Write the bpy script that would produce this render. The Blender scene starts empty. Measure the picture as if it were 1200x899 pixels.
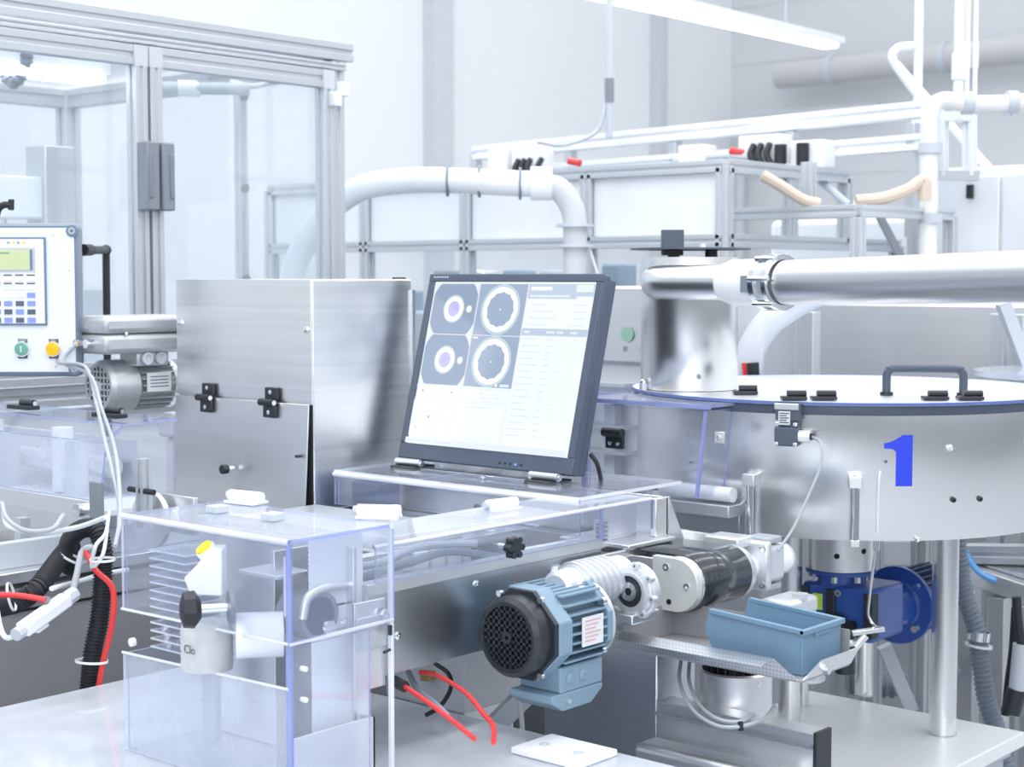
import bpy, math, random
from mathutils import Vector as V, Matrix
pi = math.pi
random.seed(4)
S = bpy.context.scene
# ------------------------------------------------------------------ camera, light, exposure
S.render.resolution_x, S.render.resolution_y = 1200, 899
cam = bpy.data.cameras.new('camera'); camo = bpy.data.objects.new('camera', cam)
S.collection.objects.link(camo); S.camera = camo
cam.sensor_width = 36; cam.lens = 36*1880/1200
cam.clip_start = .05; cam.clip_end = 100
camo.location = (0, 0, 1.45)
camo.rotation_euler = (math.radians(90)-math.atan(123/1880), 0, math.radians(41-90))
cam.dof.use_dof = True; cam.dof.focus_distance = 2.6; cam.dof.aperture_fstop = 7.0
W = bpy.data.worlds.new('hall_light'); S.world = W; W.use_nodes = True
W.node_tree.nodes['Background'].inputs[0].default_value = (.93, .96, 1, 1)
W.node_tree.nodes['Background'].inputs[1].default_value = 1.0
def area(loc, rot, sx, sy, e, col=(.96, .98, 1)):
    l = bpy.data.lights.new('area_light', 'AREA'); l.shape = 'RECTANGLE'; l.size = sx; l.size_y = sy
    l.energy = e; l.color = col
    o = bpy.data.objects.new('area_light', l); o.location = loc; o.rotation_euler = rot
    S.collection.objects.link(o)
for yy, e in ((-1.6, 58), (.9, 58), (3.0, 58), (5.2, 36)):
    area((3.2, yy, 4.6), (0, 0, 0), 9, .5, e)
area((-2.5, -1.5, 2.6), (math.radians(75), 0, math.radians(41-90)), 3.5, 2.0, 60)
S.view_settings.view_transform = 'Standard'; S.view_settings.look = 'None'
S.view_settings.exposure = .54; S.view_settings.gamma = 1
S.cycles.use_denoising = True
S.cycles.max_bounces = 10; S.cycles.transparent_max_bounces = 32; S.cycles.glossy_bounces = 4
S.cycles.diffuse_bounces = 3; S.cycles.sample_clamp_indirect = 6

# ------------------------------------------------------------------ materials
def mat(name, col, rough=.5, metal=0, noise=0, nscale=(8, 8, 8), bump=0, emit=0, spec=.5, coat=0, aniso=0):
    m = bpy.data.materials.new(name); m.use_nodes = True
    nt = m.node_tree; b = nt.nodes['Principled BSDF']
    b.inputs['Base Color'].default_value = (*col, 1); b.inputs['Roughness'].default_value = rough
    b.inputs['Metallic'].default_value = metal; b.inputs['Specular IOR Level'].default_value = spec
    b.inputs['Coat Weight'].default_value = coat
    if emit:
        b.inputs['Emission Color'].default_value = (*col, 1); b.inputs['Emission Strength'].default_value = emit
    tc = nt.nodes.new('ShaderNodeTexCoord'); mp = nt.nodes.new('ShaderNodeMapping')
    mp.inputs['Scale'].default_value = nscale
    nz = nt.nodes.new('ShaderNodeTexNoise'); nz.inputs['Scale'].default_value = 1; nz.inputs['Detail'].default_value = 3
    nt.links.new(tc.outputs['Object'], mp.inputs[0]); nt.links.new(mp.outputs[0], nz.inputs[0])
    n = noise or .06
    mx = nt.nodes.new('ShaderNodeMixRGB'); mx.blend_type = 'MIX'
    mx.inputs[1].default_value = (*[c*(1-n) for c in col], 1)
    mx.inputs[2].default_value = (*[min(1, c*(1+n)) for c in col], 1)
    nt.links.new(nz.outputs[0], mx.inputs[0]); nt.links.new(mx.outputs[0], b.inputs['Base Color'])
    if aniso:
        b.inputs['Anisotropic'].default_value = aniso; b.inputs['Anisotropic Rotation'].default_value = 0 if name == 'turned_steel' else .25
        tg = nt.nodes.new('ShaderNodeTangent'); tg.direction_type = 'RADIAL'; tg.axis = 'Z'
        nt.links.new(tg.outputs[0], b.inputs['Tangent'])
        m2 = nt.nodes.new('ShaderNodeMapRange'); m2.inputs['To Min'].default_value = rough*.8; m2.inputs['To Max'].default_value = rough*1.25
        nt.links.new(nz.outputs[0], m2.inputs[0]); nt.links.new(m2.outputs[0], b.inputs['Roughness'])
    if bump:
        bp = nt.nodes.new('ShaderNodeBump'); bp.inputs['Strength'].default_value = bump; bp.inputs['Distance'].default_value = .002
        nt.links.new(nz.outputs[0], bp.inputs['Height']); nt.links.new(bp.outputs[0], b.inputs['Normal'])
    return m
def clear(name, tint, haze=.05, gloss=.02, hazecol=(.9, .93, 1)):
    m = bpy.data.materials.new(name); m.use_nodes = True; nt = m.node_tree; nt.nodes.clear()
    o = nt.nodes.new('ShaderNodeOutputMaterial'); tr = nt.nodes.new('ShaderNodeBsdfTransparent'); tr.inputs[0].default_value = (*tint, 1)
    gl = nt.nodes.new('ShaderNodeBsdfGlossy'); gl.inputs['Roughness'].default_value = gloss
    df = nt.nodes.new('ShaderNodeBsdfDiffuse'); df.inputs[0].default_value = (*hazecol, 1)
    lw = nt.nodes.new('ShaderNodeLayerWeight'); pw = nt.nodes.new('ShaderNodeMath'); pw.operation = 'POWER'; pw.inputs[1].default_value = 4
    fr = nt.nodes.new('ShaderNodeMapRange'); fr.inputs['To Min'].default_value = .045; fr.inputs['To Max'].default_value = .6
    nt.links.new(lw.outputs['Facing'], pw.inputs[0]); nt.links.new(pw.outputs[0], fr.inputs[0])
    nz = nt.nodes.new('ShaderNodeTexNoise'); nz.inputs['Scale'].default_value = 9
    tc = nt.nodes.new('ShaderNodeTexCoord'); nt.links.new(tc.outputs['Object'], nz.inputs[0])
    mr = nt.nodes.new('ShaderNodeMapRange'); mr.inputs['To Min'].default_value = haze*.6; mr.inputs['To Max'].default_value = haze*1.4
    nt.links.new(nz.outputs[0], mr.inputs[0])
    a = nt.nodes.new('ShaderNodeMixShader'); b = nt.nodes.new('ShaderNodeMixShader')
    nt.links.new(mr.outputs[0], a.inputs[0]); nt.links.new(tr.outputs[0], a.inputs[1]); nt.links.new(df.outputs[0], a.inputs[2])
    nt.links.new(fr.outputs[0], b.inputs[0]); nt.links.new(a.outputs[0], b.inputs[1]); nt.links.new(gl.outputs[0], b.inputs[2])
    nt.links.new(b.outputs[0], o.inputs[0])
    return m
steel = mat('brushed_steel', (.86, .87, .88), .30, 1, .11, (1.5, 1.5, 130), .04, aniso=.45)
steelv = mat('turned_steel', (.84, .85, .86), .25, 1, .03, (3, 3, 3), 0, aniso=.75)
satin = mat('satin_steel', (.82, .83, .85), .38, 1, .05, (40, 3, 40), .03)
sheet = mat('sheet_steel', (.60, .63, .67), .33, 1, .08, (3, 3, 200), .05)
polish2 = mat('tube_steel', (.74, .76, .79), .3, 1)
pipes = mat('pipe_steel', (.56, .57, .60), .35, 1, .04, (3, 200, 3))
polished = mat('polished_steel', (.82, .85, .88), .12, 1)
alu = mat('anodised_aluminium', (.60, .635, .67), .36, .6, .03, (3, 3, 100), .02)
castg = mat('grey_cast_aluminium', (.52, .54, .57), .38, .55, .08, (120, 120, 120), .06)
cast = mat('cast_aluminium', (.72, .75, .79), .36, .6, .08, (120, 120, 120), .08)
whitep = mat('white_powder_coat', (.84, .88, .93), .4)
whitepl = mat('white_plastic', (.88, .90, .93), .35)
greyp = mat('grey_plastic', (.24, .27, .31), .45)
lgrey = mat('light_grey_plastic', (.55, .60, .66), .45)
dark = mat('black_plastic', (.022, .027, .036), .38)
bezel = mat('monitor_bezel', (.075, .10, .145), .42)
rubber = mat('black_rubber', (.018, .021, .028), .5)
hole = mat('recess_shade', (.008, .009, .012), .8)  # near-black colour stands in for the shade inside holes and gaps
belt = mat('black_belt', (.03, .037, .05), .22, 0, .1, (200, 2, 2), .02, coat=.4)
bluep = mat('pale_blue_paint', (.215, .325, .425), .38, 0, .05, coat=.2)
blued = mat('deep_blue_paint', (.025, .085, .36), .3, 0, .08, coat=.3)
navy = mat('navy_paint', (.035, .07, .16), .4)
binm = mat('bin_blue_plastic', (.165, .28, .40), .48, 0, .05)
red = mat('red_hose', (.78, .05, .05), .3)
redpale = mat('pale_red_print', (.70, .42, .42), .5)
blueh = mat('blue_hose', (.12, .38, .80), .3)
greyh = mat('grey_cable', (.42, .46, .50), .45)
hoseg = mat('grey_hose', (.20, .245, .30), .45)
whiteh = mat('white_cable', (.80, .83, .86), .4)
brown = mat('beige_hose', (.66, .56, .47), .5)
pipeg = mat('beige_duct', (.56, .56, .57), .5)
switchm = mat('switch_grey', (.085, .11, .15), .42)
panelg = mat('grey_steel_panel', (.40, .40, .42), .5, .35, .08, (3, 3, 60))
pipew = mat('pale_pipe', (.80, .80, .80), .45)
hosew = mat('milky_hose', (.86, .90, .94), .3)
orange = mat('orange_button', (1, .42, .01), .3, emit=.25)
yellow = mat('yellow_button', (.95, .80, .02), .4)
green = mat('green_button', (.16, .42, .34), .35)
palegreen = mat('pale_green_sticker', (.30, .52, .42), .5)
lime = mat('lime_label', (.55, .85, .08), .5)
label = mat('silver_label', (.74, .77, .80), .4)
num = mat('blue_number_film', (.035, .07, .80), .35)
inkd = mat('dark_print', (.09, .11, .15), .5)
inkw = mat('white_print', (.85, .87, .9), .5)
keyblue = mat('blue_key', (.28, .36, .85), .4)
keydark = mat('dark_key', (.10, .14, .20), .4)
lcd = mat('lcd_green', (.55, .62, .36), .3, emit=.12)
plateb = mat('blue_grey_frame', (.16, .24, .36), .4)
brass = mat('brass', (.75, .55, .22), .3, 1)
lampm = mat('lamp_diffuser', (1, 1, 1), .5, emit=3.2)
labelp = mat('grey_label_paper', (.60, .62, .64), .6, 0, .15, (60, 60, 60))
paper = mat('white_paper', (.88, .90, .93), .55)
brightc = clear('brightened_cover', (.92, .95, .99), .50, .06, (.88, .92, .97))  # clear sheet with extra diffuse haze mixed in to brighten it
poly = clear('clear_polycarbonate', (.95, .965, 1), .07)
polyb = clear('bluish_polycarbonate', (.93, .95, .99), .28, .03, (.84, .88, .97))  # raised pale haze stands in for bright reflections on the panels
pane_m = clear('enclosure_pane', (.965, .98, .99), .05, .02, (.94, .97, 1))
edge = clear('polycarbonate_edge', (.62, .67, .95), .5, .05, (.50, .56, .86))
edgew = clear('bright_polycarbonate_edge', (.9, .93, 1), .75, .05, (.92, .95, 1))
wallm = mat('wall_paint', (.80, .82, .85), .7, 0, .02, (30, 30, 30), .1)
wallg = mat('grey_wall_paint', (.66, .68, .71), .7, 0, .03, (30, 30, 30), .1)
walld = mat('dark_reflected_wall', (.27, .285, .31), .6)  # unseen walls kept dark for contrast in the steel reflections
colm = mat('column_paint', (.58, .61, .645), .6)
floorm = mat('floor_resin', (.44, .46, .49), .35, 0, .1, (1, 1, 1))
machine = mat('machine_white', (.78, .82, .87), .4)

# ------------------------------------------------------------------ mesh builder
def basis(ax, up=(0, 0, 1)):
    a = V(ax).normalized(); u = V(up)
    if abs(a.dot(u)) > .98: u = V((1, 0, 0))
    s = u.cross(a).normalized(); t = a.cross(s)
    return a, s, t
def spline(pts, k=8):
    P = [V(p) for p in pts]
    if len(P) < 3: return P
    P = [P[0]*2-P[1]]+P+[P[-1]*2-P[-2]]; out = []
    for i in range(1, len(P)-2):
        for j in range(k):
            t = j/k; a, b, c, d = P[i-1:i+3]
            out.append(.5*((2*b)+(c-a)*t+(2*a-5*b+4*c-d)*t*t+(3*b-a-3*c+d)*t**3))
    return out+[P[-2]]
class G:
    def __init__(s): s.v = []; s.f = []; s.m = []; s.M = Matrix.Identity(4)
    def add(s, vs, fs, m=0):
        n = len(s.v); s.v += [s.M @ V(p) for p in vs]
        s.f += [tuple(n+i for i in f) for f in fs]; s.m += [m]*len(fs) if isinstance(m, int) else m
        return s
    def box(s, x0, y0, z0, x1, y1, z1, m=0):
        x0, x1 = sorted((x0, x1)); y0, y1 = sorted((y0, y1)); z0, z1 = sorted((z0, z1))
        v = [(x, y, z) for z in (z0, z1) for x, y in ((x0, y0), (x1, y0), (x1, y1), (x0, y1))]
        return s.add(v, [(3, 2, 1, 0), (4, 5, 6, 7), (0, 1, 5, 4), (1, 2, 6, 5), (2, 3, 7, 6), (3, 0, 4, 7)], m)
    def ob(s, c, ax, size, m=0, up=(0, 0, 1)):   # box oriented: ax = local x axis, size (along ax, side, up)
        a, sd, t = basis(ax, up); c = V(c); v = []
        for k in (-1, 1):
            for i, j in ((-1, -1), (1, -1), (1, 1), (-1, 1)):
                v.append(c+a*size[0]/2*i+sd*size[1]/2*j+t*size[2]/2*k)
        return s.add(v, [(3, 2, 1, 0), (4, 5, 6, 7), (0, 1, 5, 4), (1, 2, 6, 5), (2, 3, 7, 6), (3, 0, 4, 7)], m)
    def bar(s, p0, p1, w, h, m=0, up=(0, 0, 1)):
        p0, p1 = V(p0), V(p1); return s.ob((p0+p1)/2, p1-p0, ((p1-p0).length, w, h), m, up)
    def lathe(s, p, ax, prof, n=32, m=0, cap=True):
        a, sd, t = basis(ax); p = V(p); vs = []; fs = []; k = len(prof)
        for i in range(n):
            w = 2*pi*i/n; d = sd*math.cos(w)+t*math.sin(w)
            for r, h in prof: vs.append(p+a*h+d*r)
        for i in range(n):
            j = (i+1) % n
            for q in range(k-1): fs.append((i*k+q, j*k+q, j*k+q+1, i*k+q+1))
        if cap:
            if prof[0][0] > 1e-6: fs.append(tuple(i*k for i in range(n-1, -1, -1)))
            if prof[-1][0] > 1e-6: fs.append(tuple(i*k+k-1 for i in range(n)))
        return s.add(vs, fs, m)
    def cyl(s, p0, p1, r, r2=None, n=24, m=0):
        p0, p1 = V(p0), V(p1); L = (p1-p0).length
        return s.lathe(p0, p1-p0, [(r, 0), (r if r2 is None else r2, L)], n, m)
    def ring(s, p, ax, r0, r1, h, n=32, m=0):
        return s.lathe(p, ax, [(r0, 0), (r1, 0), (r1, h), (r0, h), (r0, 0)], n, m, False)
    def tube(s, pts, r, n=10, m=0, k=8, ribs=0):
        P = spline(pts, k) if k > 1 else [V(p) for p in pts]
        vs = []; fs = []; prev = None; rr = [r]*len(P)
        if ribs:
            L = [0]
            for i in range(1, len(P)): L.append(L[-1]+(P[i]-P[i-1]).length)
            Q = []; rr = []; st = int(L[-1]/ribs)*4; j = 0
            for i in range(st+1):
                d = L[-1]*i/st
                while j < len(L)-2 and L[j+1] < d: j += 1
                t = (d-L[j])/max(1e-9, L[j+1]-L[j]); Q.append(P[j].lerp(P[j+1], t)); rr.append(r if i % 4 in (0, 1) else r*.84)
            P = Q
        for i, p in enumerate(P):
            a = (P[min(i+1, len(P)-1)]-P[max(i-1, 0)]).normalized()
            if prev is None: _, sd, t = basis(a)
            else:
                sd = (prev-a*prev.dot(a)).normalized(); t = a.cross(sd)
            prev = sd
            for q in range(n):
                w = 2*pi*q/n; vs.append(p+(sd*math.cos(w)+t*math.sin(w))*rr[i])
        for i in range(len(P)-1):
            for q in range(n):
                w = (q+1) % n; fs.append((i*n+q, i*n+w, (i+1)*n+w, (i+1)*n+q))
        fs.append(tuple(range(n-1, -1, -1))); fs.append(tuple((len(P)-1)*n+q for q in range(n)))
        return s.add(vs, fs, m)
    def prism(s, poly, vec, m=0):
        n = len(poly); vec = V(vec); P = [V(p) for p in poly]
        return s.add(P+[p+vec for p in P], [tuple(range(n-1, -1, -1)), tuple(range(n, 2*n))]+[(i, (i+1) % n, n+(i+1) % n, n+i) for i in range(n)], m)
    def sheet(s, poly, th, m=0, em=1):   # flat plate from a polygon, edges take material em
        P = [V(p) for p in poly]; nrm = (P[1]-P[0]).cross(P[-1]-P[0]).normalized()*th; n = len(P)
        return s.add(P+[p+nrm for p in P], [tuple(range(n-1, -1, -1)), tuple(range(n, 2*n))]+[(i, (i+1) % n, n+(i+1) % n, n+i) for i in range(n)], [m, m]+[em]*n)
    def sph(s, c, r, m=0, n=16, sc=(1, 1, 1)):
        c = V(c); vs = [c+V((0, 0, r*sc[2]))]; fs = []; h = n//2
        for i in range(1, h):
            for j in range(n):
                a, b = pi*i/h, 2*pi*j/n
                vs.append(c+V((r*sc[0]*math.sin(a)*math.cos(b), r*sc[1]*math.sin(a)*math.sin(b), r*sc[2]*math.cos(a))))
        vs.append(c-V((0, 0, r*sc[2]))); e = len(vs)-1
        for j in range(n):
            k = (j+1) % n; fs.append((0, 1+j, 1+k)); fs.append((e, e-n+k, e-n+j))
            for i in range(h-2): fs.append((1+i*n+j, 1+(i+1)*n+j, 1+(i+1)*n+k, 1+i*n+k))
        return s.add(vs, fs, m)
    def profile(s, p0, p1, w, h=None, m=0, up=(0, 0, 1)):   # slotted aluminium extrusion
        h = h or w; p0, p1 = V(p0), V(p1); a, sd, t = basis(p1-p0, up)
        q = [(-.5, -.5), (-.13, -.5), (-.13, -.36), (.13, -.36), (.13, -.5), (.5, -.5), (.5, -.13), (.36, -.13), (.36, .13), (.5, .13),
             (.5, .5), (.13, .5), (.13, .36), (-.13, .36), (-.13, .5), (-.5, .5), (-.5, .13), (-.36, .13), (-.36, -.13), (-.5, -.13)]
        return s.prism([p0+sd*x*w+t*y*h for x, y in q], p1-p0, m)
WM = {}
def tag(o, label=None, cat=None, group=None, kind=None):
    if label: o['label'] = label
    if cat: o['category'] = cat
    if group: o['group'] = group
    if kind: o['kind'] = kind
    return o
def thing(name, label, cat, loc, group=None):
    o = bpy.data.objects.new(name, None); o.location = loc; o.empty_display_size = .05
    S.collection.objects.link(o); WM[o.name] = V(loc)
    return tag(o, label, cat, group)
def build(g, name, mats, parent=None, bevel=0, label=None, cat=None, group=None, kind=None, smooth=35):
    if not isinstance(mats, (list, tuple)): mats = [mats]
    if parent is not None: org = WM[parent.name]
    else:
        xs = [p.x for p in g.v]; ys = [p.y for p in g.v]; zs = [p.z for p in g.v]
        org = V(((min(xs)+max(xs))/2, (min(ys)+max(ys))/2, min(zs)))
    me = bpy.data.meshes.new(name); me.from_pydata([tuple(p-org) for p in g.v], [], g.f)
    for m in mats: me.materials.append(m)
    me.polygons.foreach_set('material_index', g.m)
    me.polygons.foreach_set('use_smooth', [True]*len(me.polygons)); me.update()
    me.set_sharp_from_angle(angle=math.radians(smooth))
    o = bpy.data.objects.new(name, me); S.collection.objects.link(o)
    if parent is not None: o.parent = parent
    else: o.location = org
    WM[o.name] = org
    if bevel:
        b = o.modifiers.new('bevel', 'BEVEL'); b.width = bevel; b.segments = 2; b.limit_method = 'ANGLE'; b.angle_limit = math.radians(40)
    return tag(o, label, cat, group, kind)
def text(s, name, size, p, right, up, m, parent, align='CENTER'):
    c = bpy.data.curves.new('lettering', 'FONT'); c.body = s; c.size = size; c.align_x = align; c.align_y = 'CENTER'; c.extrude = .0002
    t = bpy.data.objects.new('lettering', c); me = bpy.data.meshes.new_from_object(t)
    r = V(right).normalized(); u = V(up).normalized(); n = r.cross(u)
    R = Matrix((r, u, n)).transposed()
    org = WM[parent.name]
    for v in me.vertices: v.co = R @ v.co + V(p) - org
    me.materials.clear(); me.materials.append(m)
    o = bpy.data.objects.new(name, me); S.collection.objects.link(o); o.parent = parent; WM[o.name] = org
    bpy.data.objects.remove(t); return o
def screws(parent, pts, ax, r=.004, h=.002, m=None, name='screw'):
    for p in pts:
        g = G(); g.lathe(p, ax, [(r, 0), (r, h*.6), (r*.7, h), (r*.35, h), (r*.3, h*.4)], 12)
        build(g, name, m or polished, parent)
def copy_tree(o, loc=None, parent=None, label=None):
    c = o.copy(); S.collection.objects.link(c)
    if parent is not None: c.parent = parent
    if loc is not None: c.location = loc
    if label: c['label'] = label
    WM[c.name] = V(c.location) if parent is None else WM[o.name]
    for ch in list(o.children): copy_tree(ch, None, c)
    return c
X_, Y_, Z_ = V((1, 0, 0)), V((0, 1, 0)), V((0, 0, 1))

# ------------------------------------------------------------------ setting
build(G().box(-3, -3, -.1, 11.1, 7.4, 0), 'floor', floorm, kind='structure')
build(G().box(-3, 7.2, 0, 11.1, 7.35, 6), 'wall_left', wallm, kind='structure')
build(G().box(10.96, -3, 0, 11.1, 7.2, 6), 'wall_back', wallg, kind='structure')
build(G().box(7.42, 7.10, 0, 7.60, 7.2, 6), 'trim_1', colm, kind='structure')
build(G().box(9.86, 7.1, 0, 9.95, 7.2, 6), 'trim_2', colm, kind='structure')
g = G()
for k in range(13): g.box(10.955, -3, .45+k*.45, 10.961, 7.19, .454+k*.45)
build(g, 'trim_3', wallg, kind='structure')

for nm, ax in (('wall_front_unseen', 0), ('wall_right_unseen', 1)):  # unseen walls with openings, added behind the camera to streak steel reflections
    L = 7.35 if ax == 0 else 11.1
    g = G()
    def seg(a, b, z0, z1, t=0):
        if ax == 0: g.box(-3.15+t, a, z0, -3-t, b, z1)
        else: g.box(a, -3.15+t, z0, b, -3-t, z1)
    seg(-3.15, L, 0, .95); seg(-3.15, L, 3.4, 4.2)
    k = -3.15
    while k < L: seg(k, min(L, k+.55), .95, 3.4); k += 1.5
    build(g, nm, walld, kind='structure')
    g = G(); k = -3.15+.55; n_ = 1
    while k+.95 < L:
        for q in (0, .45, .91): seg(k+q, k+q+.04, .95, 3.4, .05)
        seg(k, k+.95, 2.2, 2.25, .05); k += 1.5
    build(g, 'window_unseen_1' if ax == 0 else 'window_unseen_2', greyp, kind='structure')  # unseen glazing bars, added in the bright gaps that the steel reflects

# ceiling duct on the back wall, pendant lamp
d = thing('ventilation_duct', 'wide beige round duct running high along the grey back wall', 'duct', (10.65, 4, 2.9))
build(G().cyl((10.7, 6.6, 3.0), (10.7, 2.5, 3.05), .10, n=32), 'duct_tube', pipeg, d)
for yy in (6.1, 5.2, 4.2): build(G().ring((10.7, yy, 3.0+(6.6-yy)*.012), (0, 1, 0), .10, .112, .05), 'clamp_ring', lgrey, d)
d = thing('small_conduit', 'thin grey conduit bend in the wall corner behind the overhead beam', 'pipe', (10.8, 7.0, 2.2))
build(G().tube([(10.8, 7.0, 0.02), (10.8, 7.0, 2.3), (10.8, 6.95, 2.68), (10.8, 6.5, 2.72), (10.8, 5.8, 2.72)], .04), 'conduit_tube', colm, d)
d = thing('pendant_lamp', 'long white fluorescent lamp hanging near the top edge, lit', 'lamp', (6.0, 4.5, 2.75))
a0, a1 = V((7.96, 4.562, 2.732)), V((5.524, 4.315, 2.669))
dr = (a0-a1).normalized()
build(G().bar(a1-dr*2+Z_*.03, a0+Z_*.03, .15, .04), 'housing', whitep, d, .004)
build(G().bar(a1-dr*2-Z_*.01, a0-dr*.03-Z_*.0, .10, .022), 'tube_diffuser', lampm, d, .01)
for t in (.6, 2.2): build(G().cyl(a0-dr*t+Z_*.05, a0-dr*t+Z_*2, .004, n=6), 'suspension_wire', lgrey, d)

# ------------------------------------------------------------------ enclosure
Xr, Yf, Yb, Zt = 3.15, 3.392, 4.70, 2.09
e = thing('machine_enclosure', 'tall glazed aluminium machine enclosure with double doors at left', 'enclosure', (2.2, 4.0, 0))
def pr(p0, p1, w=.045, h=None, nm='profile_beam', mm=alu, up=(0, 0, 1)): return build(G().profile(p0, p1, w, h, up=up), nm, mm, e, .0015)
pr((.9, Yf, Zt), (Xr+.04, Yf, Zt), .045, .05, 'top_beam'); pr((.9, Yf-.02, Zt-.045), (Xr+.0, Yf-.02, Zt-.045), .03, .02, 'top_beam')
pr((Xr-.02, Yf, 0), (Xr-.02, Yf, Zt-.03), .045, nm='post'); pr((Xr-.02, Yb, 0), (Xr-.02, Yb, Zt-.03), .06, nm='post')
pr((Xr-.02, 3.80, 0), (Xr-.02, 3.80, Zt-.06), .03, nm='post'); pr((.9, Yb, 0), (.9, Yb, Zt-.03), .06, nm='post')
pr((Xr-.02, Yf+.02, Zt-.04), (Xr-.02, Yb, Zt-.04), .045, .06, 'side_beam'); pr((.9, Yb, Zt-.04), (Xr, Yb, Zt-.04), .045, .06, 'rear_beam')
pr((.9, Yf, 1.165), (Xr, Yf, 1.165), .05, .05, 'lower_beam'); pr((Xr-.02, Yf, 1.165), (Xr-.02, Yb, 1.165), .045, nm='lower_beam')
pr((1.9, Yb, 1.19), (1.9, Yb, Zt-.07), .06, nm='post')
pr((.9, Yf, 1.165), (.9, Yb, 1.165), .045, nm='lower_beam'); pr((.9, Yf, 0), (.9, Yf, Zt-.03), .045, nm='post')
build(G().box(.9, Yf+.03, .1, Xr, Yb-.02, 1.13), 'machine_bed', machine, e, .004)
build(G().box(.92, Yf+.03, Zt+.0, Xr-.05, Yb-.03, Zt+.008), 'roof_pane', pane_m, e)
build(G().box(Xr-.022, Yf+.03, 1.19, Xr-.016, 3.78, Zt-.07), 'side_pane', pane_m, e)
build(G().box(Xr-.022, 3.82, 1.19, Xr-.016, Yb-.03, Zt-.07), 'side_pane', pane_m, e)
build(G().box(.93, Yb-.004, 1.19, Xr-.05, Yb+.003, Zt-.07), 'rear_pane', pane_m, e)
def door(x0, x1, handle_x, hs):
    z0, z1, y = 1.20, Zt-.06, Yf-.024
    w = .041
    dd = build(G().box(x0+w, y-.003, z0+w, x1-w, y+.003, z1-w), 'door', pane_m, e)
    for x in (x0+w/2, x1-w/2): build(G().profile((x, y, z0), (x, y, z1), w, .036), 'stile', alu, dd, .001)
    for z in (z0+w/2, z1-w/2-.004): build(G().profile((x0+w, y, z), (x1-w, y, z), .034, w+.008), 'rail', alu, dd, .001)
    for x in (x0+w/2, x1-w/2): build(G().box(x-w/2, y-.021, z1-.052, x+w/2, y+.0, z1), 'corner_cap', colm, dd, .001)
    zc = 1.705; g = G()
    g.box(handle_x-.019, y-.064, zc-.085, handle_x+.019, y-.022, zc+.085)
    build(g, 'handle', greyp, dd, .004)
    build(G().box(handle_x-.008*hs-.006, y-.068, zc-.055, handle_x-.008*hs+.006, y-.06, zc+.055), 'finger_slot', hoseg, dd, .002)
door(2.466+.002, Xr-.055, 2.466+.025, -1)
door(1.5, 2.466-.002, 2.466-.022, 1)
for z in (1.95, 1.30):
    for k, (dx, dz) in enumerate(((-.075, 0), (-.045, .03))):
        build(G().box(Xr+dx, Yf-.065, z+dz-.02, Xr+dx+.03, Yf-.022, z+dz+.02), 'hinge', whitep, e, .003)
for z in (1.99, 1.72, 1.45): build(G().cyl((Xr-.035, 3.77, z), (Xr-.035, 3.76, z), .013, n=12), 'pane_clip', greyp, e)
# inside the enclosure
d = thing('enclosure_lamp', 'lit tube lamp under the enclosure roof', 'lamp', (2.0, 4.0, 1.95))
build(G().box(1.3, 3.70, 2.0, 2.6, 3.78, 2.04), 'housing', whitep, d); build(G().box(1.32, 3.69, 1.975, 2.58, 3.77, 2.0), 'tube_diffuser', lampm, d, .008)
d = thing('handling_gripper', 'grey pneumatic gripper with white body hanging from the roof of the enclosure', 'gripper', (2.954, 3.765, 2.009))
p = V((2.954, 3.765, 2.0))
build(G().cyl(p+V((-.12, .1, 0)), p+V((.1, -.1, 0)), .018), 'cylinder_body', lgrey, d)
build(G().cyl(p+V((-.05, .04, 0)), p+V((-.0, -.0, 0)), .024), 'collar', whitepl, d)
build(G().bar(p+V((0, 0, .0)), p+V((0, 0, .09)), .03, .03), 'bracket', alu, d)
build(G().tube([p+V((.06, -.06, .02)), p+V((.12, -.1, .01)), p+V((.2, -.14, .04)), p+V((.25, -.2, .05))], .008), 'air_line', whiteh, d)
g = G().tube([(2.243, 3.822, 2.081), (2.3, 3.756, 2.016), (2.32, 3.734, 1.961), (2.34, 3.71, 1.998), (2.344, 3.705, 2.059)], .022, ribs=.012)
build(g, 'cable_loop', hoseg, label='looped dark grey corrugated hose inside the enclosure, top left corner', cat='hose')
d = thing('handling_tower', 'blurred white handling tower standing on the bed inside the enclosure', 'machine', (2.3, 4.2, 1.13))
p = V((2.75, 4.073, 1.617)); 
build(G().box(2.6, p.y-.05, 1.13, 2.7, p.y+.05, 1.83), 'column', alu, d, .004)
build(G().box(2.55, p.y-.12, 1.13, 2.75, p.y+.12, 1.42), 'column_foot', lgrey, d, .004)
build(G().box(2.45, p.y-.03, 1.62, 2.62, p.y+.09, 1.74), 'carriage', whitep, d, .006)
build(G().cyl((2.5, p.y+.03, 1.35), (2.5, p.y+.03, 1.62), .02), 'piston', polished, d)
d = thing('blue_cabinet', 'pale blue low cabinet standing behind the enclosure side glass', 'cabinet', (4.3, 4.6, 0))
p = V((4.4, 5.184, 1.633)); q = V((4.4, 4.751, 1.625))
build(G().box(4.4, q.y, 0, 4.9, p.y, 1.40), 'cabinet_body', bluep, d, .01)
build(G().box(4.38, q.y+.04, 1.42, 4.44, p.y-.02, 1.70), 'display_housing', lgrey, d, .01)
build(G().box(4.374, q.y+.07, 1.45, 4.381, p.y-.05, 1.67), 'display', whitep, d)
build(G().cyl((4.42, (p.y+q.y)/2, 1.38), (4.42, (p.y+q.y)/2, 1.43), .03), 'neck', greyp, d)

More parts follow.
